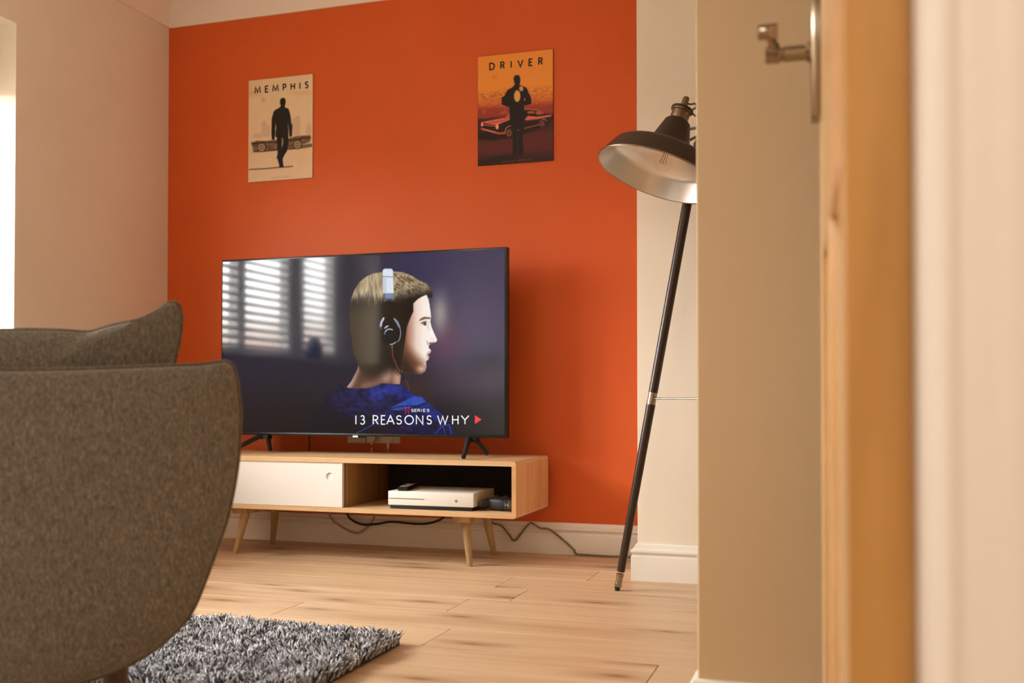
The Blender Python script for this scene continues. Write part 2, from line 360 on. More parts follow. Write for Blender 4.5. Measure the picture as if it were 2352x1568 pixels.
# ---- window in the left wall, glazing towards the outside
XG = -3.10
parts = [boxvf(XG-.03, XG+.03, WY0, WY1, WZ0, WZ0+.07), boxvf(XG-.03, XG+.03, WY0, WY1, 1.76, WZ1)]
panes = [(2.505, 2.93), (1.985, 2.43), (1.435, 1.80)]
edges = [WY0, 1.435, 1.80, 1.985, 2.43, 2.505, 2.93, WY1]
for a, b_ in zip(edges[0::2], edges[1::2]): parts.append(boxvf(XG-.03, XG+.03, a, b_, WZ0+.07, 1.76))
v, f = join(parts); win = struct(mk('window_1', v, f, 'window_white'))
for a, b_ in panes: box('pane', XG-.012, XG-.006, a-.004, b_+.004, WZ0+.066, 1.764, 'clear_glass', win)
struct(box('trim_4', XG+.03, XL+.025, WY0-.0, WY1, WZ0-.002, WZ0+.020, 'gloss_white', bev=.004))
trim4_top = WZ0+.020
# venetian blinds, one in front of each light
for bi, (a, b_) in enumerate(panes):
    t = empty('venetian_blind', (-3.055, (a+b_)/2, .90))
    tag(t, ['white slatted blind over the window light nearest the orange wall', 'white slatted blind over the middle window light', 'white slatted blind over the window light nearest the hall'][bi], 'blind', 'venetian blinds in the left window')
    y0, y1 = a-.006, min(b_+.068, WY1-.006)
    box('headrail', -3.068, -3.030, y0, y1, 1.745, 1.785, 'blind_white', t, bev=.003)
    box('bottom_rail', -3.068, -3.040, y0, y1, .872, .888, 'blind_white', t, bev=.003)
    z = .925; first = None; tilt = math.radians(37)
    while z < 1.735:
        if first is None:
            hw = .0235; th = .0014
            prof = [(hw*s, .003*(1-s*s)+th*q) for q in (1, -1) for s in ((-1, -.5, 0, .5, 1) if q == 1 else (1, .5, 0, -.5, -1))]
            first = extrude('slat', prof, lambda p, q, tt: (-3.055+p*math.cos(tilt)+q*math.sin(tilt), tt, z-p*math.sin(tilt)+q*math.cos(tilt)), y0, y1, 'blind_white', t)
            zf = z; base = first.location.copy()
        else:
            c = first.copy(); C.objects.link(c); c.parent = t; c.location = base+Vector((0, 0, z-zf)); WO[c.name] = WO[t.name]+c.location
        z += .045
    for yy in (y0+.06, y1-.06): tube('ladder_cord', [(-3.0325, yy, .885), (-3.0325, yy, 1.75)], .0012, 'blind_white', t, n=5)
# vase on the sill, seen in the reflection of the screen
vz = trim4_top
tag(lathe('vase', [(0, 0), (.035, 0), (.048, .02), (.052, .06), (.044, .10), (.026, .125), (.026, .14), (.020, .14), (.020, .12), (0, .03)], (-2.945, 1.905, vz), (0, 0, 1), 'blue_glaze', n=24), 'small dark blue vase on the window sill, mirrored in the television screen', 'vase')

# ---- door lining, architrave and the open pine door
for nm, x0, x1 in (('trim_5', DX0-.03, DX0), ('trim_6', DX1, DX1+.03)):
    struct(box(nm, x0, x1, YH-.004, YH+.104, 0, DZ+.03, 'gloss_white', bev=.002))
struct(box('trim_7', DX0, DX1, YH-.004, YH+.104, DZ, DZ+.03, 'gloss_white', bev=.002))
arc = [(0, 0), (0, .010), (.002, .012), (.006, .0135), (.009, .0125), (.011, .0105), (.014, .0105), (.0165, .0115), (.020, .0140), (.026, .0185), (.031, .0225), (.036, .0235), (.046, .0235), (.058, .0215), (.062, .020), (.064, .016), (.064, 0)]
struct(extrude('trim_8', arc, lambda p, q, t: (DX1+.004+p, YH-.004-q, t), 0, DZ+.07, 'gloss_white', smooth=True))
struct(extrude('trim_9', arc, lambda p, q, t: (DX0-.004-p, YH-.004-q, t), 0, DZ+.07, 'gloss_white', smooth=True))
struct(extrude('trim_10', arc, lambda p, q, t: (t, YH-.004-q, DZ+.006+p), DX0-.004, DX1+.004, 'gloss_white', smooth=True))
# leaf: local x along the leaf from the hinge, y towards the room's left, z up
dvec = Vector((-.033, .768, 0)).normalized(); nvec = Vector((-dvec.y, dvec.x, 0))   # nvec points left
hinge = Vector((0, .706, 0))
DM = Matrix(((dvec.x, nvec.x, 0, hinge.x), (dvec.y, nvec.y, 0, hinge.y), (0, 0, 1, 0), (0, 0, 0, 1)))
door = struct(empty('door_1', hinge)); LW = .762; TH = .040
def dbox(name, a, b_, y0, y1, z0, z1, m, par, bev=.0): return box(name, a, b_, y0, y1, z0, z1, m, par, bev=bev, xf=DM)
st = [(0, .098), (.345, .428), (LW-.128, LW)]
dbox('stile', *st[0], -TH, 0, .008, 1.98, 'pine', door, .0015)
dbox('stile', *st[2], -TH, 0, .008, 1.98, 'pine', door, .0015)
rails = [(.008, .21), (.785, .985), (1.86, 1.98)]
for z0, z1 in rails: dbox('rail', st[0][1], st[2][0], -TH, 0, z0, z1, 'pine', door, .0015)
for z0, z1 in ((.21, .785), (.985, 1.86)):
    dbox('stile', *st[1], -TH, 0, z0, z1, 'pine', door, .0015)
    for a, b_ in ((st[0][1], st[1][0]), (st[1][1], st[2][0])):
        dbox('panel', a, b_, -TH+.012, -.012, z0, z1, 'pine', door, .0)
        dbox('raised_field', a+.035, b_-.035, -.0119, -.0055, z0+.035, z1-.035, 'pine', door, .003)
dbox('hinge_edge_shade', -.0012, -.0001, -TH, 0, .008, 1.98, 'pine_shaded', door)  # added thin strip that carries the painted shade of the hinge edge
for zz in (.22, 1.0, 1.76):
    hg = dbox('hinge', -.004, .001, -TH+.004, -.004, zz, zz+.09, 'nickel', door, 0)
hy = LW-.068
pl = dbox('handle_plate', hy-.020, hy+.020, .0, .012, .971, 1.146, 'chrome', door, .002)
zc = 1.061
def dp(x, y, z): return DM @ Vector((x, y, z))
lathe('handle_rose', [(0, 0), (.0135, 0), (.0135, .005), (.0105, .008), (0, .007)], dp(hy, .010, zc), nvec, 'chrome', pl, n=20)
lathe('handle_spindle', [(0, 0), (.0102, 0), (.0102, .034), (.0088, .0355), (.0088, .038), (.0112, .039), (.0112, .056), (.0100, .058), (0, .058)], dp(hy, .012, zc), nvec, 'chrome', pl, n=20)
tube('lever', spline([dp(hy, .061, zc), dp(hy-.022, .060, zc+.001), dp(hy-.045, .058, zc-.003), dp(hy-.066, .060, zc-.002), dp(hy-.086, .064, zc+.001)], 5), [.0085]*4+[.0075]*8+[.006]*5+[.0065]*4, 'chrome', pl)
lathe('lever_scroll', [(0, 0), (.0085, 0), (.0095, .0015), (.0095, .022), (.0085, .024), (0, .024)], dp(hy-.092, .052, zc), nvec, 'chrome', pl, n=20)

# ================================================================== PRINTED PICTURES
def inpoly(px, py, poly):
    r = np.zeros(px.shape, bool); n = len(poly)
    for i in range(n):
        x1, y1 = poly[i]; x2, y2 = poly[(i+1) % n]
        if y1 == y2: continue
        c = ((y1 > py) != (y2 > py)) & (px < (x2-x1)*(py-y1)/(y2-y1)+x1); r ^= c
    return r
def sdist(px, py, pl_, closed=False):
    d = np.full(px.shape, 1e9); n = len(pl_)
    for i in range(n if closed else n-1):
        x1, y1 = pl_[i]; x2, y2 = pl_[(i+1) % n]; dx, dy = x2-x1, y2-y1; L = dx*dx+dy*dy+1e-9
        t = np.clip(((px-x1)*dx+(py-y1)*dy)/L, 0, 1); d = np.minimum(d, np.hypot(px-x1-t*dx, py-y1-t*dy))
    return d
def cover(px, py, poly, soft):
    d = sdist(px, py, poly, True); ins = inpoly(px, py, poly)
    return np.clip(.5+np.where(ins, d, -d)/soft, 0, 1)
def vnoise(x, y, seed=0):
    r = np.random.RandomState(seed).rand(64, 64)
    xi = np.floor(x).astype(int); yi = np.floor(y).astype(int); fx = x-xi; fy = y-yi; fx = fx*fx*(3-2*fx); fy = fy*fy*(3-2*fy)
    g = lambda a, b: r[a % 64, b % 64]
    return (g(xi, yi)*(1-fx)+g(xi+1, yi)*fx)*(1-fy)+(g(xi, yi+1)*(1-fx)+g(xi+1, yi+1)*fx)*fy
def sm(a, lo, hi): t = np.clip((a-lo)/(hi-lo), 0, 1); return t*t*(3-2*t)
class Paint:
    def __init__(s, x, y, base): s.x, s.y = x, y; s.c = np.zeros(x.shape+(3,))+np.array(base, float)
    def mix(s, a, col):
        a = np.asarray(a)[..., None]; s.c = s.c*(1-a)+(np.array(col, float) if not isinstance(col, np.ndarray) else col)*a
    def poly(s, pts, col, soft=3, k=1): s.mix(cover(s.x, s.y, pts, soft)*k, col)
    def line(s, pts, wd, col, soft=2, k=1): s.mix(np.clip(.5+(wd/2-sdist(s.x, s.y, pts))/soft, 0, 1)*k, col)
    def ell(s, cx, cy, rx, ry, col, soft=.15, k=1, rot=0):
        c_, s_ = math.cos(rot), math.sin(rot); dx, dy = s.x-cx, s.y-cy
        d = np.hypot((dx*c_+dy*s_)/rx, (-dx*s_+dy*c_)/ry); s.mix(sm(1-d, -soft, soft)*k, col)
    def glow(s, cx, cy, rx, ry, col, k=1): s.mix(np.exp(-(((s.x-cx)/rx)**2+((s.y-cy)/ry)**2))*k, col)
def print_grid(name, x0, x1, z0, z1, Y, nx, nz, fn, m, parent, gain=1):
    X, Z = np.meshgrid(np.linspace(x0, x1, nx), np.linspace(z0, z1, nz)); px, py = proj(X, np.full(X.shape, Y), Z)
    col = np.clip(fn(px, py), 0, 255)/255*1.0
    col = np.where(col <= .04045, col/12.92, ((col+.055)/1.055)**2.4)*gain
    idx = np.arange(nx*nz).reshape(nz, nx); F_ = np.stack([idx[:-1, :-1], idx[:-1, 1:], idx[1:, 1:], idx[1:, :-1]], -1).reshape(-1, 4)
    org = np.array([(x0+x1)/2, Y, z0]); V = np.stack([X, np.full(X.shape, Y), Z], -1).reshape(-1, 3)-org
    me = bpy.data.meshes.new(name); me.vertices.add(len(V)); me.vertices.foreach_set('co', V.ravel())
    me.loops.add(F_.size); me.loops.foreach_set('vertex_index', F_.ravel()); me.polygons.add(len(F_))
    me.polygons.foreach_set('loop_start', np.arange(0, F_.size, 4)); me.update(calc_edges=True)
    a = me.color_attributes.new('print', 'FLOAT_COLOR', 'POINT'); a.data.foreach_set('color', np.concatenate([col.reshape(-1, 3), np.ones((nx*nz, 1))], 1).ravel())
    me.materials.append(M[m]); return link(bpy.data.objects.new(name, me), org, parent)

# letters as strokes on a unit box
def arcp(cx, cy, rx, ry, a0, a1, n=10): return [(cx+rx*math.cos(math.radians(a0+(a1-a0)*i/n)), cy+ry*math.sin(math.radians(a0+(a1-a0)*i/n))) for i in range(n+1)]
S_ = arcp(.5, .74, .44, .24, 25, 250, 9)+arcp(.5, .27, .46, .25, 70, -155, 9)
GL = {'A': [[(0, 0), (.5, 1), (1, 0)], [(.2, .34), (.8, .34)]], 'D': [[(0, 0), (0, 1), (.35, 1)]+arcp(.35, .5, .62, .5, 90, -90, 12)[1:]+[(0, 0)]],
      'E': [[(1, 1), (0, 1), (0, 0), (1, 0)], [(0, .52), (.85, .52)]], 'H': [[(0, 0), (0, 1)], [(1, 0), (1, 1)], [(0, .52), (1, .52)]],
      'I': [[(.5, 0), (.5, 1)]], '1': [[(.5, 0), (.5, 1)]], 'M': [[(0, 0), (.12, 1), (.5, .15), (.88, 1), (1, 0)]], 'N': [[(0, 0), (0, 1), (1, 0), (1, 1)]],
      'O': [arcp(.5, .5, .5, .5, 0, 360, 24)], 'P': [[(0, 0), (0, 1), (.5, 1)]+arcp(.5, .74, .5, .26, 90, -90, 9)[1:]+[(0, .48)]],
      'R': [[(0, 0), (0, 1), (.45, 1)]+arcp(.45, .75, .45, .25, 90, -90, 9)[1:]+[(0, .5)], [(.4, .5), (1, 0)]],
      'S': [S_], 'V': [[(0, 1), (.5, 0), (1, 1)]], 'W': [[(0, 1), (.27, 0), (.5, .92), (.73, 0), (1, 1)]], 'Y': [[(0, 1), (.5, .5), (1, 1)], [(.5, .5), (.5, 0)]],
      '3': [arcp(.42, .76, .42, .24, 150, -90, 10)+arcp(.42, .27, .52, .27, 80, -150, 10)]}
def letters(name, items, Y, wd, m, parent, depth=.0004):
    """items: (char, x0, x1, z0, z1) in world metres on the plane Y (facing the room); one object per character"""
    for ch, x0, x1, z0, z1 in items:
        P = []
        for st_ in GL[ch]:
            pts = [(x0+p*(x1-x0), z0+q*(z1-z0)) for p, q in st_]; cl = math.hypot(pts[0][0]-pts[-1][0], pts[0][1]-pts[-1][1]) < 1e-6 and len(pts) > 2
            L_, R__ = [], []; n = len(pts)
            for i, (ax, az) in enumerate(pts):
                pv = pts[i-1] if i else (pts[-2] if cl else None); nx_ = pts[i+1] if i < n-1 else (pts[1] if cl else None)
                def dr(p, q): d = math.hypot(q[0]-p[0], q[1]-p[1]); return ((q[0]-p[0])/d, (q[1]-p[1])/d)
                d1 = dr(pv, (ax, az)) if pv else None; d2 = dr((ax, az), nx_) if nx_ else None
                d1 = d1 or d2; d2 = d2 or d1
                n1, n2 = (-d1[1], d1[0]), (-d2[1], d2[0]); mx_, mz_ = n1[0]+n2[0], n1[1]+n2[1]; ml = math.hypot(mx_, mz_) or 1
                k = min(2.2, 1/max(.3, (mx_*n1[0]+mz_*n1[1])/ml)); mx_, mz_ = mx_/ml*k*wd/2, mz_/ml*k*wd/2
                L_.append((ax+mx_, az+mz_)); R__.append((ax-mx_, az-mz_))
            V = [(x, Y, z) for x, z in L_]+[(x, Y, z) for x, z in R__]+[(x, Y+depth, z) for x, z in L_]+[(x, Y+depth, z) for x, z in R__]
            Fc = [(0, n, 3*n, 2*n), (n-1, 3*n-1, 4*n-1, 2*n-1)]
            for i in range(n-1): Fc += [(i, i+1, n+i+1, n+i), (2*n+i, 3*n+i, 3*n+i+1, 2*n+i+1), (i, 2*n+i, 2*n+i+1, i+1), (n+i, n+i+1, 3*n+i+1, 3*n+i)]
            P.append((V, Fc))
        mk(name, *join(P), m, parent)

# ---- television
TY = 3.6231; TX0, TX1, TZ0, TZ1 = -2.4244, -1.1944, .4534, 1.1652
tv = empty('television', ((TX0+TX1)/2, TY+.02, .382))
tag(tv, 'large flat black television on the oak cabinet, screen lit with a person in headphones', 'television')
housing = box('housing', TX0, TX1, TY, TY+.028, TZ0, TZ1, 'bezel', tv, bev=.004)
box('rear_bulge', TX0+.2, TX1-.2, TY+.028, TY+.060, TZ0+.06, TZ1-.22, 'black_plastic', tv, bev=.01)
box('lower_trim', TX0+.002, TX1-.002, TY-.0025, TY+.001, TZ0+.001, TZ0+.010, 'bezel', tv, bev=.0008)
box('sensor_strip', at(812, 1002, Y=TY).x, at(838, 1002, Y=TY).x, TY+.004, TY+.016, TZ0-.006, TZ0+.001, 'bezel', tv, bev=.001)
box('sensor_sticker', at(811, 1002, Y=TY).x, at(823, 1002, Y=TY).x, TY-.0035, TY-.0028, TZ0-.0035, TZ0+.0035, 'matt_white', tv)
def crop1(px, py): return (px-500)*3.1353, (py-560)*3.1353
def tv_paint(px, py):
    x, y = crop1(px, py)
    p = Paint(x, y, (30, 31, 48))
    p.mix(sm(x, 900, 1500)*sm(1400-y, 150, 900), (48, 46, 80))
    p.mix(sm(x, 1300, 2000)*sm(1250-y, 0, 500)*.6, (66, 58, 84))
    p.glow(1830, 620, 260, 300, (74, 66, 96), .7); p.glow(1640, 720, 150, 200, (108, 62, 82), .6); p.glow(1600, 500, 60, 140, (196, 196, 168), .6)
    p.glow(1950, 870, 200, 90, (34, 38, 62), .9); p.glow(1980, 980, 120, 90, (66, 58, 66), .7); p.glow(1700, 1000, 260, 120, (58, 46, 62), .6)
    p.mix(sm(y, 1020, 1250)*sm(x, 1350, 1500), (26, 28, 34)); p.mix(sm(y, 850, 1330)*sm(1350-x, 0, 300)*.8, (18, 18, 20))
    p.glow(1440, 1050, 120, 110, (58, 42, 36), .8)
    # hair
    hair = [(1010, 850), (978, 790), (968, 700), (952, 600), (948, 500), (960, 400), (985, 330), (1020, 275), (1070, 235), (1120, 212), (1180, 203), (1260, 197), (1330, 203), (1400, 230), (1450, 262), (1500, 283), (1535, 325), (1549, 360), (1545, 392), (1522, 385), (1505, 368), (1470, 385), (1420, 415), (1412, 480), (1385, 540), (1365, 600), (1352, 700), (1345, 800), (1340, 880), (1310, 950), (1180, 960), (1080, 940), (1020, 900)]
    neck = [(1020, 830), (1008, 900), (965, 985), (928, 1032), (965, 1048), (1090, 1042), (1180, 1008), (1312, 1010), (1320, 940), (1345, 860), (1200, 760)]
    p.poly(neck, (96, 66, 54), 6)
    nm = cover(x, y, neck, 6)
    p.mix(nm*np.exp(-((sdist(x, y, [(1210, 960), (1270, 880), (1300, 990)])/45)**2))*.9, (196, 152, 134)); p.mix(nm*np.exp(-((sdist(x, y, [(1010, 890), (960, 1000), (940, 1035)])/22)**2))*.9, (190, 158, 148))
    p.mix(nm*np.exp(-((sdist(x, y, [(1060, 1020), (1170, 990)])/26)**2))*.6, (150, 110, 94)); p.mix(nm*np.exp(-(((x-1120)/90)**2+((y-900)/70)**2)), (38, 30, 26))
    hm = cover(x, y, hair, 5)*(1-.92*sm(y+18*vnoise(x/12, y/12, 44), 868, 965)); p.mix(hm, (33, 27, 23))
    lit = sm(450-y+.35*(x-1180)*(x > 1250)+70*(vnoise(x/9, y/60+x/90, 41)-.5), 0, 120)*hm
    ang = (x-1180)*.5-(y-200)*1.0*np.where(x < 1200, -.9, -.2)
    st1 = vnoise((x+y*.9)/9, (y-x*.25)/46, 3) if False else vnoise(x/11+np.where(x > 1260, y/26, -y/60), y/70+x/150, 3)
    st2 = vnoise(x/5+y/30, y/46, 5)
    hc = np.stack([118+105*(st1*.65+st2*.35), 103+93*(st1*.65+st2*.35), 78+78*(st1*.65+st2*.35)], -1)
    p.mix(lit*.95, hc)
    w1 = vnoise(x/26, (y-.45*x)/9, 8); p.mix(cover(x, y, [(1262, 215), (1330, 215), (1440, 275), (1540, 330), (1545, 390), (1470, 380), (1400, 420), (1262, 340)], 20)*sm(w1, .5, .8)*.75, (70, 56, 40))
    p.mix(hm*np.exp(-(((x-1085)/75)**2+((y-360)/34)**2))*.55*sm(st2, .3, .8), (222, 222, 214))
    p.mix(hm*sm(x, 1150, 1330)*sm(y+.2*(x-1260), 330, 440), (22, 18, 17))
    p.mix(hm*sm(1160-x, -20, 60)*sm(y, 380, 520)*.55, (84, 72, 50))  # khaki reflection of the window reveal painted into the dark hair
    p.mix(hm*sm(x, 1285, 1345)*sm(y, 560, 800)*.5, (60, 40, 30))
    # face
    face = [(1408, 430), (1440, 398), (1470, 380), (1503, 366), (1518, 400), (1526, 440), (1533, 490), (1537, 530), (1531, 560), (1541, 600), (1560, 645), (1580, 688), (1576, 704), (1545, 714), (1522, 728), (1518, 745), (1537, 768), (1531, 784), (1512, 797), (1522, 810), (1519, 830), (1500, 846), (1503, 885), (1494, 915), (1468, 934), (1420, 934), (1370, 925), (1320, 905), (1335, 800), (1350, 690), (1362, 600), (1385, 540), (1410, 485)]
    fm = cover(x, y, face, 4)
    base = np.stack([np.interp(x, [1330, 1370, 1430, 1480, 1540], [66, 170, 236, 250, 252]), np.interp(x, [1330, 1370, 1430, 1480, 1540], [42, 118, 210, 236, 244]), np.interp(x, [1330, 1370, 1430, 1480, 1540], [34, 98, 194, 224, 238])], -1)
    p.mix(fm, base)
    p.mix(fm*sm(y+(1500-x)*.9, 800, 930), (128, 82, 62)); p.mix(fm*sm(y+(1500-x)*1.4, 900, 1100)*.9, (44, 28, 24))
    p.mix(fm*np.exp(-(((x-1468)/34)**2+((y-900)/26)**2))*.8, (228, 190, 164)); p.mix(fm*np.exp(-(((x-1500)/20)**2+((y-860)/18)**2))*.6, (226, 190, 170))
    p.glow(1546, 690, 16, 16, (240, 200, 180), .4)
    p.poly([(1448, 556), (1462, 536), (1486, 524), (1532, 528), (1534, 541), (1496, 541), (1468, 550)], (104, 76, 64), 6, .9)
    p.poly([(1462, 572), (1478, 562), (1500, 556), (1506, 562), (1502, 590), (1484, 586)], (150, 112, 100), 6, .8); p.poly([(1482, 566), (1498, 562), (1500, 586), (1486, 582)], (44, 30, 30), 4); p.line([(1464, 570), (1480, 561), (1503, 556)], 4.5, (60, 38, 34), 3); p.line([(1493, 567), (1494, 570)], 3, (210, 200, 200), 2)
    p.line([(1520, 560), (1514, 590), (1520, 620)], 12, (226, 196, 178), 14, .6); p.line([(1508, 700), (1513, 722), (1535, 716), (1556, 706)], 5, (150, 92, 74), 5, .9); p.ell(1532, 713, 9, 5, (84, 44, 38), .5)
    p.line([(1500, 800), (1516, 798), (1524, 797)], 4, (120, 62, 54), 3); p.poly([(1505, 786), (1518, 772), (1534, 768), (1530, 784), (1512, 796)], (214, 150, 138), 4, .7); p.poly([(1506, 803), (1520, 808), (1518, 828), (1504, 826)], (206, 140, 130), 4, .7)
    # hooded top
    hood = [(880, 1018), (830, 1062), (790, 1110), (720, 1180), (660, 1270), (600, 1400), (1700, 1400), (1685, 1300), (1620, 1222), (1512, 1140), (1470, 1098), (1425, 1096), (1380, 1058), (1300, 1012), (1180, 1003), (1120, 1030), (1070, 1040), (1000, 1042), (930, 1034)]
    g = cover(x, y, hood, 7)
    n = vnoise(x/34+y/60, y/22-x/70, 11); n2 = vnoise(x/7, y/7, 12)
    hb = np.stack([12+12*n, 15+20*n, 38+62*n], -1)*(.75+.4*n2)[..., None]
    p.mix(g, hb); p.mix(g*sm(y-.25*(x-900), 1120, 1330)*sm(1500-x, 0, 350), (13, 14, 22)); p.mix(g*sm(960-x, 0, 220)*.8, (14, 17, 32))
    p.mix(g*np.exp(-((sdist(x, y, [(1130, 1080), (1250, 1040), (1370, 1075), (1430, 1130)])/46)**2))*(.35+.65*n), (34, 58, 168))
    p.mix(g*cover(x, y, [(1230, 1190), (1300, 1150), (1420, 1098), (1465, 1098), (1505, 1140), (1440, 1165), (1300, 1200)], 8)*(.55+.4*n2), (52, 88, 190))
    p.line([(1235, 1190), (1310, 1170), (1440, 1165), (1505, 1142)], 7, (12, 16, 44), 6)
    p.mix(g*cover(x, y, [(1450, 1180), (1510, 1142), (1620, 1222), (1600, 1290), (1520, 1240)], 10)*.7*(.5+.5*n2), (30, 56, 150))
    for a in ([(1620, 1305), (1640, 1370)], [(1668, 1300), (1684, 1370)], [(1620, 1305), (1668, 1300)], [(1560, 1370), (1620, 1310)], [(1000, 1362), (1100, 1310), (1180, 1260)]): p.line(a, 5, (40, 84, 214), 5, .85)
    # headphones
    p.poly([(1190, 355), (1188, 190), (1200, 178), (1250, 178), (1262, 190), (1268, 355)], (220, 228, 238), 5); p.poly([(1190, 355), (1189, 240), (1215, 240), (1214, 355)], (188, 202, 222), 10, .8)
    p.line([(1188, 234), (1262, 238)], 4, (60, 70, 92), 3); p.poly([(1204, 358), (1262, 358), (1268, 402), (1208, 398)], (116, 138, 178), 8); p.line([(1198, 408), (1268, 408)], 5, (190, 196, 204), 4)
    p.ell(1243, 632, 76, 102, (14, 14, 16), .05); p.ell(1240, 470, 60, 70, (16, 14, 14), .3, .9)
    p.line([(1174, 590), (1180, 562), (1194, 536)], 14, (196, 206, 224), 5); p.line([(1178, 610), (1170, 590)], 5, (120, 130, 150), 4)
    p.line([(1272, 536), (1296, 560), (1312, 600), (1318, 640), (1312, 680), (1298, 704)], 5, (158, 170, 192), 4); p.line([(1272, 540), (1290, 566), (1306, 596)], 10, (150, 164, 190), 5, .9)
    p.line([(1205, 605), (1216, 594), (1226, 592)], 9, (206, 214, 226), 4); p.line([(1206, 632), (1222, 616), (1240, 612), (1258, 618)], 8, (176, 186, 202), 4); p.line([(1204, 640), (1203, 650)], 5, (150, 160, 176), 3)
    p.line([(1242, 724), (1264, 720), (1284, 706)], 6, (190, 196, 206), 4)
    p.line([(1256, 730), (1256, 755)], 5, (140, 140, 150), 3); p.line([(1256, 755), (1262, 810), (1285, 870), (1312, 920), (1332, 950)], 5, (150, 70, 62), 4); p.line([(1312, 925), (1330, 948), (1350, 974)], 12, (40, 24, 24), 5); p.line([(1350, 974), (1368, 1005), (1382, 1050)], 5, (124, 54, 48), 4)
    p.mix((np.abs(vnoise(x/3.2, y/3.2, 21)-.5)*.12)*sm(y, 0, 10), (70, 70, 80))
    p.mix(1-sm(np.minimum(np.minimum(2066-x, x-34), np.minimum(1374-y, y-30+x*.0)), -4, 4)*0-1, (0, 0, 0)) if False else None
    return p.c
scr = print_grid('screen', TX0+.006, TX1-.011, TZ0+.0125, TZ1-.008, TY-.0006, 640, 372, tv_paint, 'screen_picture', tv, gain=1.0)
def c5(x, y): q = at(780+x/3.4075, 560+y/3.4075, Y=TY); return q.x, q.z
def row5(text, spans, y0, y1):
    out = []
    for ch, (a, b_) in zip(text, spans):
        xa, za = c5(a, y1); xb, zb = c5(b_, y0); out.append((ch, xa, xb, c5(a, y1)[1], c5(a, y0)[1]))
    return out
letters('title_letter', row5('13REASONSWHY', [(128, 129), (166, 198), (264, 303), (328, 358), (370, 428), (446, 486), (512, 578), (602, 652), (684, 720), (768, 848), (885, 928), (952, 1012)], 1343, 1410), TY-.0012, .0040, 'lit_white', scr)
letters('series_letter', row5('SERIES', [(562, 580), (588, 604), (612, 631), (640, 644), (656, 672), (684, 703)], 1292, 1313), TY-.0012, .0016, 'lit_white', scr)
letters('streaming_logo', row5('N', [(516, 543)], 1274, 1327), TY-.0012, .0024, 'lit_logo_red', scr)
t3 = [c5(1060, 1340), c5(1060, 1408), c5(1112, 1374)]
mk('play_triangle', [(x, TY-.0012, z) for x, z in t3]+[(x, TY-.0008, z) for x, z in t3], [(0, 1, 2), (5, 4, 3), (0, 3, 4, 1), (1, 4, 5, 2), (2, 5, 3, 0)], 'lit_red', scr)
def bar(a, b_, wa, wb):
    return tubevf([a, b_], [wa, wb], 4)
for (tx, fx, fy, rx, ry) in ((-2.225, -2.305, 3.50, -2.248, 3.712), (-1.338, -1.309, 3.468, -1.288, 3.672)):
    v, f = join([tubevf([(tx-.006, 3.615, .452), (fx, fy, .3905)], [.011, .0085], 8), tubevf([(tx+.008, 3.640, .452), (rx, ry, .3905)], [.011, .0085], 8), boxvf(tx-.022, tx+.024, 3.612, 3.648, .438, .4545)])
    mk('foot', v, f, 'black_plastic', tv, smooth=True, auto=30)

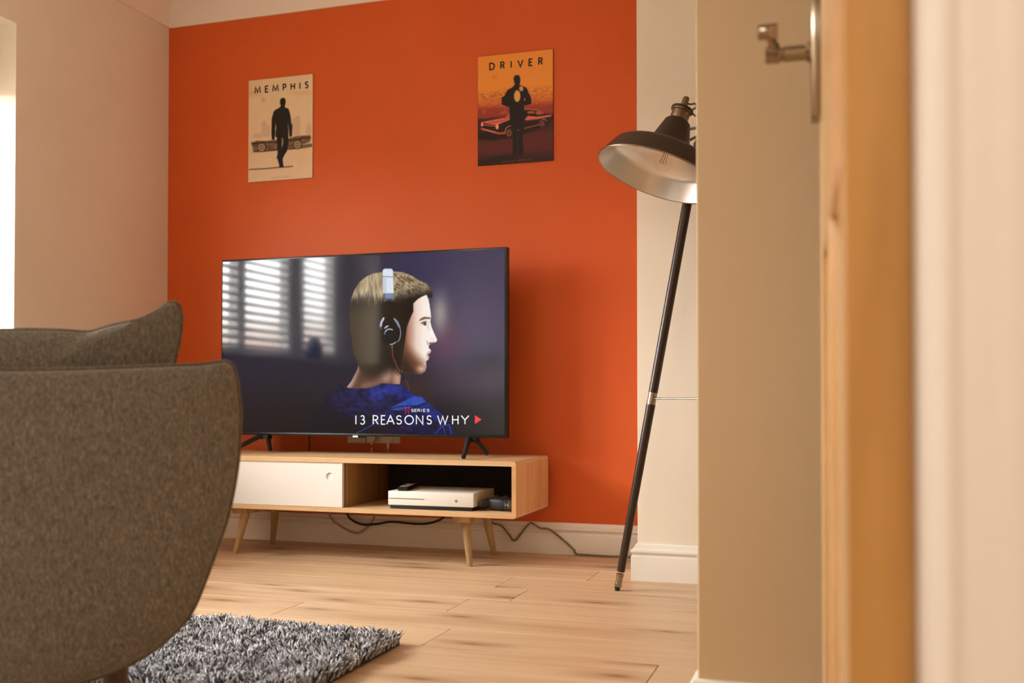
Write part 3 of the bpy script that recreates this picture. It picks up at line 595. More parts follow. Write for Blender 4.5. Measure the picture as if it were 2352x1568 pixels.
# ---- posters
def poster(corners, label, edge, paint, word, spans, ya, yb, scale, off, nx, nz, stroke):
    (x0, x1, z0, z1) = corners
    b_ = box('poster', x0, x1, W-.006, W-.0005, z0, z1, edge, bev=.0006, seg=1); tag(b_, label, 'poster')
    pr = print_grid('print', x0+.0008, x1-.0008, z0+.0008, z1-.0008, W-.0063, nx, nz, paint, 'poster_print', b_)
    g = lambda x, y: at(off[0]+x/scale, off[1]+y/scale, Y=W-.0066)
    zt, zb = g(spans[0][0], ya).z, g(spans[0][0], yb).z
    letters('letter', [(ch, g(a, ya).x, g(c, ya).x, zb, zt) for ch, (a, c) in zip(word, spans)], W-.0069, stroke, 'ink', pr)
    return b_
def memphis(px, py):
    x, y = (px-540)*5.227, (py-150)*5.227; p = Paint(x, y, (240, 214, 174))
    sl = y+.075*x      # horizontal of the print
    p.mix(sm(sl, 500, 850)*.6, (240, 210, 180)); n = vnoise(x/60, y/60, 2); p.mix(n*.22, (226, 192, 146)); p.glow(340, 412, 26, 26, (214, 160, 84), .6); p.glow(230, 330, 90, 40, (220, 176, 120), .5); p.glow(800, 330, 160, 30, (222, 180, 130), .4)
    for a in ([(318, 860), (316, 685), (338, 668), (372, 668), (376, 860)], [(376, 860), (376, 722), (412, 715), (425, 860)], [(215, 870), (218, 832), (240, 815), (318, 815), (318, 870)], [(716, 840), (718, 620), (735, 606), (782, 606), (780, 840)], [(852, 830), (855, 735), (875, 700), (915, 706), (915, 830)], [(668, 830), (668, 640), (716, 628), (716, 830)]):
        p.poly(a, (204, 176, 150), 14, .55)
    p.mix(cover(x, y, [(200, 930), (925, 870), (940, 990), (180, 1060)], 50)*.35, (216, 184, 150))
    car = [(195, 925), (265, 905), (350, 908), (400, 905), (500, 890), (700, 855), (780, 845), (905, 838), (912, 880), (890, 925), (800, 950), (790, 995), (700, 1005), (380, 1030), (270, 1040), (225, 1035), (212, 1000)]
    p.poly(car, (104, 78, 58), 12); n2 = vnoise(x/20, y/6, 6); p.mix(cover(x, y, car, 8)*sm(n2, .45, .8)*.7, (176, 146, 112)); p.line([(200, 940), (330, 925), (500, 925), (690, 895), (900, 862)], 16, (52, 40, 32), 12, .9); p.line([(640, 872), (700, 850)], 22, (216, 188, 150), 12, .8)
    p.line([(222, 1036), (380, 1028), (520, 1015), (700, 1000), (830, 985), (918, 970)], 12, (60, 46, 36), 10); p.line([(800, 968), (850, 960), (915, 950)], 22, (70, 56, 46), 14, .8)
    for cx, cy in ((318, 985), (748, 950)):
        p.ell(cx, cy, 54, 56, (60, 46, 36), .12); p.ell(cx, cy, 42, 46, (190, 164, 128), .12); p.ell(cx, cy, 26, 29, (120, 98, 76), .3); p.ell(cx, cy, 10, 12, (196, 170, 134), .3)
    p.line([(172, 1250), (360, 1240), (560, 1222), (690, 1213)], 11, (62, 50, 40), 10)
    man = [(540, 420), (552, 398), (575, 390), (598, 396), (608, 425), (604, 465), (596, 485), (600, 505), (640, 520), (655, 560), (668, 620), (672, 690), (688, 720), (684, 800), (684, 840), (670, 862), (650, 850), (648, 800), (640, 770), (640, 860), (638, 960), (622, 1030), (590, 1080), (572, 1120), (576, 1180), (585, 1220), (560, 1226), (530, 1222), (528, 1190), (510, 1130), (500, 1110), (510, 1060), (508, 960), (500, 862), (484, 862), (485, 800), (475, 880), (462, 902), (440, 885), (436, 800), (440, 640), (462, 560), (480, 535), (520, 515), (545, 495), (548, 478), (538, 460)]
    p.poly(man, (28, 24, 20), 7); p.poly([(562, 870), (578, 872), (580, 930), (562, 1000), (556, 950)], (190, 160, 126), 6, .8); p.poly([(488, 690), (494, 740), (486, 850), (478, 760)], (210, 180, 142), 5, .8); p.poly([(630, 700), (640, 720), (650, 800), (640, 780)], (210, 180, 142), 5, .8); p.line([(584, 520), (592, 535)], 6, (120, 96, 72), 6, .7)
    for i in range(12): p.line([(432+i*18+(8 if i > 6 else 0), 1360-i*1.6), (440+i*18+(8 if i > 6 else 0), 1345-i*1.6)], 4, (150, 122, 96), 5, .8)
    return p.c
def driver(px, py):
    x, y = (px-1070)*4.9, (py-90)*4.9; p = Paint(x, y, (246, 156, 62)); sl = y+.07*x
    n = vnoise(x/40, y/40, 4); p.mix(n*.12, (236, 140, 50)); p.glow(320, 430, 22, 22, (214, 124, 40), .5)
    n1 = vnoise(x/22, y/9, 5); n2 = vnoise(x/40, y/26, 9)
    p.mix(sm(sl, 560, 680)*sm(n1, .25, .75)*.8, (176, 92, 48)); p.mix(sm(sl, 640, 840)*.85, (196, 78, 52)); p.mix(sm(sl, 640, 700)*sm(880-sl, 0, 60)*sm(n1, .55, .85)*.8, (240, 140, 80)); p.mix(sm(sl, 740, 830)*.75, (142, 52, 46)); p.mix(sm(sl, 740, 830)*sm(n2, .6, .85)*.5, (226, 108, 80))
    p.mix(sm(sl, 880, 930), (70, 32, 30)); p.mix(sm(sl, 1040, 1150)*(.5+.5*n1), (104, 42, 38)); p.mix(sm(sl, 1260, 1420)*.85, (48, 26, 28))
    p.poly([(140, 1060), (300, 1010), (900, 930), (985, 850), (985, 910), (880, 980), (560, 1100), (300, 1140), (140, 1130)], (34, 22, 20), 26)
    p.poly([(144, 1440), (144, 1370), (330, 1320), (520, 1295), (560, 1340), (640, 1300), (600, 1340), (430, 1440)], (30, 20, 20), 30, .8)
    # car
    p.poly([(172, 935), (330, 905), (420, 885), (470, 840), (520, 790), (700, 785), (800, 795), (870, 835), (960, 850), (965, 885), (900, 915), (880, 985), (830, 990), (660, 1035), (520, 1075), (450, 1060), (370, 1075), (200, 1030), (178, 990)], (38, 22, 20), 7)
    p.poly([(180, 932), (330, 902), (430, 884), (500, 905), (400, 945), (350, 968), (250, 955)], (226, 116, 100), 7); p.poly([(430, 885), (495, 820), (500, 900), (440, 905)], (198, 96, 84), 6); p.line([(250, 945), (440, 912)], 6, (140, 60, 54), 5)
    p.poly([(660, 905), (700, 862), (800, 872), (960, 848), (962, 868), (800, 900), (680, 912)], (226, 112, 90), 6); p.line([(560, 800), (700, 786), (800, 798), (870, 836)], 10, (220, 120, 90), 6); p.poly([(690, 812), (760, 806), (780, 835), (700, 838)], (184, 96, 70), 6); p.poly([(780, 812), (830, 818), (860, 845), (800, 850)], (190, 100, 74), 6)
    p.line([(176, 958), (260, 972), (340, 978)], 9, (214, 120, 100), 6); p.ell(184, 958, 14, 26, (246, 160, 138), .2); p.ell(352, 985, 18, 30, (246, 170, 146), .2); p.line([(180, 1008), (300, 1040), (370, 1060), (440, 1056)], 22, (206, 84, 58), 10); p.line([(200, 1016), (330, 1046)], 8, (232, 150, 120), 6)
    p.line([(440, 1050), (452, 1000), (490, 975), (530, 985)], 9, (206, 120, 90), 6); p.ell(487, 1055, 38, 48, (84, 48, 38), .12); p.ell(487, 1055, 26, 34, (150, 96, 74), .25, .7); p.ell(487, 1055, 10, 13, (60, 30, 26), .3)
    p.line([(822, 965), (838, 915), (880, 893), (908, 915)], 9, (206, 120, 90), 6); p.ell(860, 950, 34, 46, (84, 48, 38), .12); p.ell(860, 950, 20, 28, (140, 80, 62), .3, .7); p.line([(650, 1005), (820, 962)], 8, (214, 92, 64), 6); p.line([(650, 930), (830, 905)], 5, (120, 60, 48), 5)
    man = [(536, 450), (545, 415), (572, 402), (600, 408), (612, 440), (612, 485), (602, 512), (640, 525), (685, 550), (710, 610), (738, 670), (736, 725), (690, 742), (655, 745), (658, 870), (655, 1000), (640, 1080), (640, 1180), (655, 1290), (600, 1308), (540, 1320), (525, 1290), (530, 1180), (525, 1060), (500, 940), (492, 850), (490, 765), (430, 745), (402, 735), (402, 655), (432, 640), (470, 570), (520, 545), (548, 515), (548, 495)]
    p.poly(man, (28, 22, 20), 8); p.ell(662, 678, 8, 16, (206, 96, 64), .3); p.poly([(575, 1050), (590, 1100), (584, 1270), (600, 1290), (572, 1290)], (70, 34, 30), 8, .7); p.ell(588, 1020, 9, 7, (190, 70, 48), .3)
    p.ell(578, 640, 36, 66, (232, 172, 92), .12); p.ell(624, 556, 24, 30, (214, 164, 104), .2)     # plain pale patches on the jacket
    p.line([(350, 1295), (366, 1284)], 4, (190, 110, 100), 4, .7)
    for i in range(17):
        if i in (8, 14): continue
        p.line([(404+i*20, 1388-i*1.9), (412+i*20, 1374-i*1.9)], 4, (190, 124, 96), 5, .8)
    return p.c
poster((-2.4489, -2.1382, 1.5317, 1.9722), 'cream poster headed MEMPHIS with a walking figure, on the orange wall', 'poster_edge_cream', memphis, 'MEMPHIS',
       [(238, 304), (364, 398), (452, 518), (578, 610), (672, 714), (772, 783), (842, 876)], 264, 336, 5.227, (540, 150), 150, 220, .0054)
poster((-1.3964, -1.0829, 1.5296, 1.968), 'orange and dark red poster headed DRIVER, on the orange wall', 'poster_edge_dark', driver, 'DRIVER',
       [(270, 322), (394, 434), (503, 517), (586, 642), (712, 748), (822, 862)], 272, 344, 4.9, (1070, 90), 160, 230, .0056)

# ================================================================== MEDIA CABINET
CX0, CX1, CY0, CY1, CZ0, CZ1 = -2.449, -1.0919, 3.4117, 3.8117, .1818, .382
cab = empty('media_cabinet', ((CX0+CX1)/2, (CY0+CY1)/2, 0))
tag(cab, 'low pale oak television cabinet with splayed legs and a white sliding door', 'cabinet')
T = .0175
def rring(x0, x1, z0, z1, r, n=5):
    out = []
    for cx, cz, a in ((x1-r, z1-r, 0), (x0+r, z1-r, 90), (x0+r, z0+r, 180), (x1-r, z0+r, 270)):
        for i in range(n+1):
            t = math.radians(a+90*i/n); out.append((cx+r*math.cos(t), cz+r*math.sin(t)))
    return out
oR = rring(CX0, CX1, CZ0, CZ1, .012); iR = rring(CX0+T, CX1-T, CZ0+T, CZ1-T, .002); n = len(oR)
ed = .0015
oF = rring(CX0+ed, CX1-ed, CZ0+ed, CZ1-ed, .011)
V = [(x, CY0, z) for x, z in oF]+[(x, CY0+ed, z) for x, z in oR]+[(x, CY1, z) for x, z in oR]+[(x, CY1, z) for x, z in iR]+[(x, CY0, z) for x, z in iR]
Fc = []; fm = []
for s in range(5):
    a, b_ = s*n, ((s+1) % 5)*n
    for i in range(n):
        j = (i+1) % n; Fc.append((a+i, a+j, b_+j, b_+i))
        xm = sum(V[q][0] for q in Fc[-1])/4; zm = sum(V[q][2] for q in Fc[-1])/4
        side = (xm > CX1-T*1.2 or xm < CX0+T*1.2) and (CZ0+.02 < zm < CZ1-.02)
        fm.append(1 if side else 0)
mk('carcass', V, Fc, 'cabinet_oak', cab, smooth=True, auto=30, mats=['cabinet_oak', 'cabinet_oak_upright'], fmat=fm)
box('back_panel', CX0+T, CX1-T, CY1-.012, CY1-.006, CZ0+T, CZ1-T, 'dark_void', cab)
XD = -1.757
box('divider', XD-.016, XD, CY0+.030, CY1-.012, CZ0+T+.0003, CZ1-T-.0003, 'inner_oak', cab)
# sliding door with a round finger hole
dx0, dx1, dz0, dz1 = CX0+T+.002, -1.7665, CZ0+T+.001, CZ1-T-.001; yF, yB = CY0+.004, CY0+.020
hx, hz, hr = at(757, 1094, Y=yF).x, at(757, 1094, Y=yF).z, .0135
N = 32; circ = [(hx+hr*math.cos(2*math.pi*i/N), hz+hr*math.sin(2*math.pi*i/N)) for i in range(N)]
def onrect(i):
    c_, s_ = math.cos(2*math.pi*i/N), math.sin(2*math.pi*i/N); k = min(.03/abs(c_) if abs(c_) > 1e-6 else 1e9, .03/abs(s_) if abs(s_) > 1e-6 else 1e9); return (hx+k*c_, hz+k*s_)
sq = [onrect(i) for i in range(N)]
circo = [(hx+(hr+.0015)*math.cos(2*math.pi*i/N), hz+(hr+.0015)*math.sin(2*math.pi*i/N)) for i in range(N)]
V = [(x, yF, z) for x, z in sq]+[(x, yF, z) for x, z in circo]+[(x, yF+.0015, z) for x, z in circ]+[(x, yF+.005, z) for x, z in circ]
Fc = [(s*N+i, s*N+(i+1) % N, (s+1)*N+(i+1) % N, (s+1)*N+i) for s in range(3) for i in range(N)]+[tuple(3*N+i for i in range(N))]
rects = [(dx0, hx-.03, dz0, dz1), (hx+.03, dx1, dz0, dz1), (hx-.03, hx+.03, dz0, hz-.03), (hx-.03, hx+.03, hz+.03, dz1)]
for (a, b_, c, d) in rects:
    k = len(V); V += [(a, yF, c), (b_, yF, c), (b_, yF, d), (a, yF, d)]; Fc.append((k, k+1, k+2, k+3))
k = len(V); V += [(dx0, yF, dz0), (dx1, yF, dz0), (dx1, yF, dz1), (dx0, yF, dz1), (dx0, yB, dz0), (dx1, yB, dz0), (dx1, yB, dz1), (dx0, yB, dz1)]
Fc += [(k+4, k+7, k+6, k+5)]+[(k+i, k+(i+1) % 4, k+4+(i+1) % 4, k+4+i) for i in range(4)]
mk('sliding_door', V, Fc, 'matt_white', cab)
# legs and their bearers
for lx, s in ((-2.228, -1), (-1.313, 1)):
    prof = [(3.445, CZ0), (3.462, CZ0-.026), (3.762, CZ0-.026), (3.779, CZ0)]
    extrude('leg_bearer', prof, lambda p, q, t: (t, p, q), lx-.032, lx+.032, 'leg_oak', cab)
    for (ty, by) in ((3.500, 3.474), (3.722, 3.742)):
        bx = lx+s*.026
        tube('leg', [(lx, ty, CZ0-.026), (bx, by, .003), (bx+s*.0004, by, 0)], [.0175, .0098, .0085], 'leg_oak', cab, n=20, auto=60)

# ================================================================== THINGS IN AND BELOW THE CABINET
zs = CZ0+T
con = empty('games_console', (-1.44, 3.58, zs)); tag(con, 'white box shaped games console on a black base inside the open cabinet bay', 'console')
cx0, cx1 = at(891, 1130, Y=3.445).x, at(1087, 1135, Y=3.445).x
zt = at(891, 1131, Y=3.445).z; zb = zs+.014
zt = zb+.050
def cbox(name, a, b_, c, d, e_, g, m, p=con, bev=0): return box(name, a, b_, c, d, e_, g, m, p, bev=bev)
cbox('base', cx0+.007, cx1-.006, 3.450, 3.665, zs+.0, zb, 'black_plastic', con, .001)
slot_z = zb+.0235; slx = at(974, 1147, Y=3.445).x
body = mk('body', *join([bevelvf(*boxvf(cx0, cx1, 3.447, 3.672, zb, zt), .0012)]), 'console_white', con, smooth=True, auto=30)
box('disc_slot', cx0-.0002, slx, 3.4464, 3.4474, slot_z-.0011, slot_z+.0011, 'dark_void', body)
box('slot_button', cx0+.004, cx0+.0065, 3.4460, 3.4470, slot_z-.001, slot_z+.001, 'console_white', body)
bxc = at(1047.5, 1150.5, Y=3.446); R_ = .0046
lathe('power_button', [(0, 0), (R_, 0), (R_, .0006), (0, .0006)], (bxc.x, 3.4466, bxc.z), (0, -1, 0), 'dark_void', body, n=24)
P = []
for sx_ in (-1, 1):
    pts = [(bxc.x+sx_*R_*.86*math.sin(t), bxc.z+R_*.86*math.cos(t)) for t in (.15, .55)]
    a_, b2 = (bxc.x+sx_*.0006, bxc.z+R_*.35), (bxc.x+sx_*R_*.74, bxc.z-R_*.62)
    P.append(tubevf([(a_[0], 3.4458, a_[1]), (b2[0], 3.4458, b2[1])], [.00065, .0005], 6)); P.append(tubevf([(a_[0], 3.4458, a_[1]), (bxc.x+sx_*R_*.6, 3.4458, bxc.z+R_*.72)], [.0006, .0004], 6))
mk('button_cross', *join(P), 'console_white', body)
lathe('status_light', [(0, 0), (.0007, 0), (.0007, .0004), (0, .0004)], (at(982.5, 1149, Y=3.446).x, 3.4467, slot_z), (0, -1, 0), 'soft_black', body, n=8)
# remote control lying along the console's depth
rm = empty('remote_control', (-1.54, 3.54, zt)); tag(rm, 'slim black remote control with pale keys lying on top of the white console', 'remote control')
ra, rb = Vector((-1.545, 3.470, zt+.0095)), Vector((-1.575, 3.625, zt+.0095))
dr = (rb-ra).normalized(); sr = Vector((dr.y, -dr.x, 0)); RM = Matrix(((sr.x, dr.x, 0, ra.x), (sr.y, dr.y, 0, ra.y), (0, 0, 1, zt), (0, 0, 0, 1)))
hwid = .021
prof = [(-hwid, .004), (-hwid+.004, .0004), (hwid-.004, .0004), (hwid, .004), (hwid, .010), (hwid-.004, .0145), (-hwid+.004, .0145), (-hwid, .010)]
V = []; 
for yy, sc_, zo in ((-.012, .80, .002), (-.008, .96, .0005), (.0, 1, 0), (.15, 1, 0), (.158, .95, .0005), (.161, .8, .002)):
    for p_, q_ in prof: V.append(RM @ Vector((p_*sc_, yy, .0075+(q_-.0075)*sc_)))
n = 8; Fc = [(i*n+k, i*n+(k+1) % n, (i+1)*n+(k+1) % n, (i+1)*n+k) for i in range(5) for k in range(n)]+[tuple(range(n)), tuple(5*n+k for k in range(n))]
mk('shell', V, Fc, 'black_plastic', rm, smooth=True, auto=45)
for i in range(8):
    for j in (-1, 0, 1):
        if i == 4 and j: continue
        box('key', j*.011-.0035, j*.011+.0035, .004+i*.016, .012+i*.016, .0145, .0160, 'grey_cable' if (i+j) % 3 else 'white_plastic', rm, xf=RM)
# game controller seen from its top edge
gc = empty('game_controller', (-1.165, 3.50, zs)); tag(gc, 'black game controller with grey grips at the right end of the cabinet shelf', 'game controller')
GM = Matrix.Translation((-1.183, 3.515, zs)) @ Matrix.Rotation(math.radians(-14), 4, 'Z') @ Matrix.Scale(.88, 4)
def gellip(cx, cy, cz, rx, ry, rz, nu=18, nv=12, pw=1.0):
    V = []; 
    for i in range(nv+1):
        th = math.pi*i/nv
        for k in range(nu):
            ph = 2*math.pi*k/nu; f_ = lambda q: math.copysign(abs(q)**pw, q)
            V.append(GM @ Vector((cx+rx*f_(math.sin(th))*f_(math.cos(ph)), cy+ry*f_(math.sin(th))*f_(math.sin(ph)), cz+rz*f_(math.cos(th)))))
    return V, [(i*nu+k, i*nu+(k+1) % nu, (i+1)*nu+(k+1) % nu, (i+1)*nu+k) for i in range(nv) for k in range(nu)]
mk('shell', *join([gellip(0, 0, .034, .060, .028, .021, pw=.7), gellip(0, -.020, .028, .046, .022, .024, pw=.6)]), 'soft_black', gc, smooth=True)
for s in (-1, 1):
    pts = [GM @ Vector((s*.036, -.018, .034)), GM @ Vector((s*.050, -.028, .029)), GM @ Vector((s*.060, -.042, .021)), GM @ Vector((s*.064, -.052, .016))]
    mk('grip', *tubevf(spline(pts, 4), [.013, .015, .0165, .0175, .0175, .0175, .017, .0165, .016, .015, .013, .011, .006], 14), 'soft_black', gc, smooth=True)
    gp = [p_+Vector((s*.0065, -.0035, .0035)) for p_ in spline(pts, 4)]
    mk('grip_panel', *tubevf(gp, [.006, .009, .011, .0125, .0130, .0130, .0128, .0122, .0115, .0105, .009, .007, .003], 12), 'grip_grey' if 'grip_grey' in M else (mat('grip_grey', (78, 75, 70), .35) and 'grip_grey'), gc, smooth=True)
    lathe('thumbstick', [(0, 0), (.006, 0), (.005, .008), (.0085, .010), (.0085, .013), (.006, .0145), (0, .0138)], GM @ Vector((s*.026, .006-(.010 if s > 0 else 0), .044)), (0, 0, 1), 'black_plastic', gc, n=16)
    tube('shoulder_button', spline([GM @ Vector((s*.046, .014, .036)), GM @ Vector((s*.032, .025, .036)), GM @ Vector((s*.014, .028, .036))], 4), .006, 'black_plastic', gc, n=8)
for (a_, b2) in ((.030, .010), (.038, .002), (.022, .002), (.030, -.006)):
    lathe('face_button', [(0, 0), (.0036, 0), (.0036, .003), (.0025, .004), (0, .004)], GM @ Vector((a_, b2+.006, .0475)), (0, 0, 1), 'chrome', gc, n=10)
box('direction_pad', -.020, -.008, -.012, .0, .048, .051, 'chrome', gc, bev=.001, xf=GM)

# sockets, plugs and cables
def plate(name, x0, x1, label, grp=None):
    o = box(name, x0, x1, W-.0095, W-.0003, .4165, .5025, 'white_plastic', bev=.002); tag(o, label, 'socket'); return o
plate('blank_plate', -1.969, -1.886, 'small single cream wall plate low on the orange wall under the television')
dbl = plate('double_socket', -1.881, -1.733, 'cream double wall socket with two plugs, right of the single plate')
for i, sx_ in enumerate((-1.851, -1.778)):
    sw = box('switch', sx_-.006+.03*(0), sx_+.006, W-.0125, W-.009, .474, .492, 'white_plastic', dbl, bev=.001)
    pg = empty('plug', (sx_, W-.02, .43)); tag(pg, ('white plug with a pale twisted flex, left one in the double socket', 'white plug with a thick strain relief, right one in the double socket')[i], 'plug')
    w_ = .020 if i == 0 else .026
    prof = [(-w_, .465), (w_, .465), (w_, .437), (w_*.75, .427), (w_*.35, .4215), (-w_*.35, .4215), (-w_*.75, .427), (-w_, .437)]
    extrude('body', prof, lambda p, q, t: (sx_+p, t, q), W-.036, W-.0098, 'white_plastic', pg)
    tube('strain_relief', [(sx_, W-.024, .423), (sx_, W-.025, .396 if i else .41)], [.0062, .0045 if i else .004], 'white_plastic', pg, n=10)
    tube('flex', spline([(sx_, W-.025, .40), (sx_+.002, W-.027, .37), (sx_+.004, W-.025, .30), (sx_+.01, W-.026, .145)], 6), .0028, 'white_plastic' if i == 0 else 'grey_cable', pg, n=8)
tag(tube('aerial_lead', spline([(-2.137, 3.80, .62), (-2.138, 3.835, .50), (-2.139, 3.84, .38), (-2.139, 3.84, .195)], 6), .0028, 'black_cable', n=8), 'thin black lead hanging from the television down behind the cabinet', 'cable')
def pxpath(pts, Y): return [at(x, y, Y=Y) for x, y in pts]
tag(tube('grey_lead', spline([(-1.975, 3.826, .20)]+[tuple(p) for p in pxpath([(757, 1180), (782, 1208), (820, 1224), (848, 1205), (861, 1180)], 3.826)]+[(-1.83, 3.826, .20)], 8), .0040, 'grey_cable', n=10), 'pale grey cable looping down in front of the skirting below the cabinet', 'cable')
tag(tube('power_lead', spline([(-1.975, 3.816, .20)]+[tuple(p) for p in pxpath([(797, 1178), (806, 1192), (832, 1204), (865, 1203), (900, 1198), (960, 1203), (995, 1199), (1022, 1184)], 3.818)]+[(-1.50, 3.818, .20)], 8), .0046, 'black_cable', n=10), 'thick black cable sagging below the cabinet in front of the skirting', 'cable')
def twisted(name, pts, r, R, pitch, m, parent=None):
    P = spline(pts, 24); L = 0; A, B = [], []
    for i, p in enumerate(P):
        if i: L += (P[i]-P[i-1]).length
        t = (P[min(i+1, len(P)-1)]-P[max(i-1, 0)]).normalized(); u = t.cross(Vector((0, 1, .01))).normalized(); b = t.cross(u); a = 2*math.pi*L/pitch
        o = (u*math.cos(a)+b*math.sin(a))*R; A.append(p+o); B.append(p-o)
    return mk(name, *join([tubevf(A, r, 6), tubevf(B, r, 6)]), m, parent, smooth=True)
Yc_ = W-.026
cp = [(-1.36, Yc_, .20)]+[tuple(p) for p in pxpath([(1127, 1196), (1150, 1206), (1168, 1226), (1181, 1241), (1199, 1222), (1218, 1201), (1240, 1212), (1262, 1216), (1292, 1238), (1318, 1262)], Yc_)]
cp += [(-.985, W-.030, .0065), (-.92, W-.034, .0052), (-.85, W-.040, .0052), (-.78, W-.032, .0052), (-.70, W-.05, .0052)]
tag(twisted('lamp_flex', cp, .0024, .0024, .024, 'twist_cord'), 'twisted brown fabric flex running along the skirting from cabinet to lamp', 'cable')

# ================================================================== TRIPOD ROOM_FILL
hub = at(1612, 330, Y=3.20); lamp = empty('tripod_floor_lamp', (hub.x, hub.y, 0))
tag(lamp, 'tripod floor lamp with a dark brown metal shade, silver inside, beside the pier', 'floor lamp')
feet = [Vector((-.686, 3.182, 0)), Vector((-.22, 3.34, 0)), Vector((-.31, 2.93, 0))]
htop = [hub+(Vector((f_.x, f_.y, 0))-Vector((hub.x, hub.y, 0))).normalized()*.012 for f_ in feet]
crossz = .602; mids = []
for f_, h_ in zip(feet, htop):
    g = lambda z: f_+(h_-f_)*(z/hub.z)
    d_ = (h_-f_).normalized()
    zc_ = crossz
    tube('leg', [g(.060), g(zc_-.018)], [.0125, .0145], 'leg_brown', lamp, n=20)
    tube('leg', [g(zc_+.019), g(hub.z-.02)], [.0145, .0150], 'leg_brown', lamp, n=20)
    tube('leg_collar', [g(zc_-.020), g(zc_+.021)], [.0138, .0138], 'nickel', lamp, n=20)
    cap = lathe('foot_cap', [(0, 0), (.009, 0), (.0125, .004), (.0125, .0075), (.0105, .009), (.0105, .034), (.0125, .036), (.0125, .041), (.0105, .043), (0, .043)], g(.012), d_, 'nickel', lamp, n=24)
    lathe('rubber_tip', [(0, 0), (.008, .0), (.009, .012), (0, .012)], g(.0005)+Vector((0, 0, .0005)), (0, 0, 1), 'black_plastic', cap, n=16)
    mids.append(g(zc_))
cen = Vector((sum(p.x for p in mids)/3, sum(p.y for p in mids)/3, crossz))
for p in mids[1:]: tube('crossbar', [mids[0], p], .0030, 'nickel', lamp, n=10)
tube('crossbar', [mids[1], mids[2]], .0030, 'nickel', lamp, n=10)
lathe('hub', [(0, -.14), (.022, -.14), (.026, -.12), (.026, .0), (.020, .012), (0, .014)], hub, (0, 0, 1), 'lamp_brown', lamp, n=24)
lathe('hub_post', [(0, 0), (.009, 0), (.009, .055), (.011, .057), (.011, .064), (0, .066)], hub+Vector((0, 0, .010)), (0, 0, 1), 'nickel', lamp, n=16)
ax = Vector((.299, .202, .932)).normalized()
LS = .92; oc = at(1512, 403, Y=2.98)
shade_prof = [(.2005, 0), (.2015, .003), (.1995, .006), (.172, .058), (.166, .066), (.155, .0735), (.120, .088), (.085, .102), (.068, .110), (.064, .116), (.060, .128), (.045, .176), (.042, .186), (.036, .192), (.028, .194)]
inner = [(.1985, .001), (.170, .055), (.164, .0625), (.153, .0700), (.118, .0845), (.083, .0985), (.064, .107), (.030, .112), (.0005, .113)]
sh = lathe('shade', [(a*LS, b*LS) for a, b in shade_prof], oc, ax, 'lamp_brown', lamp, n=72, auto=28)
lathe('shade_lining', [(a*LS, b*LS) for a, b in inner], oc, ax, 'reflector', sh, n=72, auto=28)
lathe('shade_rim', [(.2015, -.0012), (.2035, .0014), (.2015, .004), (.1985, .0014)][0:0] or [(.2015*LS, -.0012), (.2035*LS, .0014), (.2015*LS, .004), (.1985*LS, .0014)], oc, ax, 'nickel', sh, n=72, closed=True)
sk_ = lathe('lamp_socket', [(a*LS, b*LS) for a, b in [(0, .190), (.029, .190), (.030, .194), (.0295, .222), (.033, .224), (.0345, .228), (.0345, .234), (.031, .238), (.020, .241), (.012, .243), (.0105, .258), (.0105, .272), (.0085, .276), (0, .276)]], oc, ax, 'antique_nickel', lamp, n=32)
lathe('socket_ring', [(a*LS, b*LS) for a, b in [(.0352, .2265), (.036, .229), (.036, .233), (.0352, .2355), (.033, .2355), (.033, .2265)]], oc, ax, 'lamp_brown', sk_, n=32, closed=True)
bl = lathe('bulb', [(a*LS, b*LS) for a, b in [(.013, .104), (.014, .090), (.020, .078), (.029, .062), (.0315, .048), (.029, .034), (.021, .023), (.010, .0175), (.0005, .016)]], oc, ax, 'bulb_glass', lamp, n=28)
lathe('bulb_cap', [(a*LS, b*LS) for a, b in [(0, .13), (.0135, .13), (.0135, .100), (.011, .096), (0, .094)]], oc, ax, 'chrome', bl, n=20)
u_ = ax.orthogonal().normalized()
for k in range(6):
    t = 2*math.pi*k/6; d_ = u_*math.cos(t)+ax.cross(u_)*math.sin(t); tube('filament', [oc+ax*.085+d_*.005, oc+ax*.040+d_*.009], .0009, 'filament', bl, n=5)
knob = at(1568, 300, Y=2.99)
tube('swivel_arm', [knob, at(1576, 298, Y=3.0), Vector((hub.x, hub.y, hub.z+.052))], [.006, .0045, .0045], 'antique_nickel', lamp, n=12)
tube('swivel_arm', spline([at(1566, 322, Y=2.99), at(1582, 322, Y=3.02), Vector((hub.x, hub.y, hub.z+.030))], 5), .0042, 'lamp_brown', lamp, n=10)
lathe('swivel_knob', [(0, -.010), (.007, -.010), (.008, -.006), (.008, .006), (.006, .010), (0, .010)], at(1569, 295, Y=2.985), (0, 0, 1), 'black_plastic', lamp, n=14)
lathe('swivel_pivot', [(0, -.012), (.008, -.012), (.009, -.006), (.009, .006), (.008, .012), (0, .012)], at(1557, 302, Y=2.975), (1, .1, 0), 'black_plastic', lamp, n=14)
tip = oc+ax*.274*LS
Q = lambda x, y: at(x, y, Y=tip.y-.0)
twisted('cord', [tuple(tip), tuple(Q(1569, 231)), tuple(Q(1583, 239)), tuple(Q(1598, 238)), tuple(Q(1600, 246)), tuple(Q(1591, 252)), tuple(Q(1592, 262)), tuple(Q(1606, 270)), (hub.x+.01, hub.y, hub.z+.065)], .0017, .0017, .016, 'twist_cord', lamp)

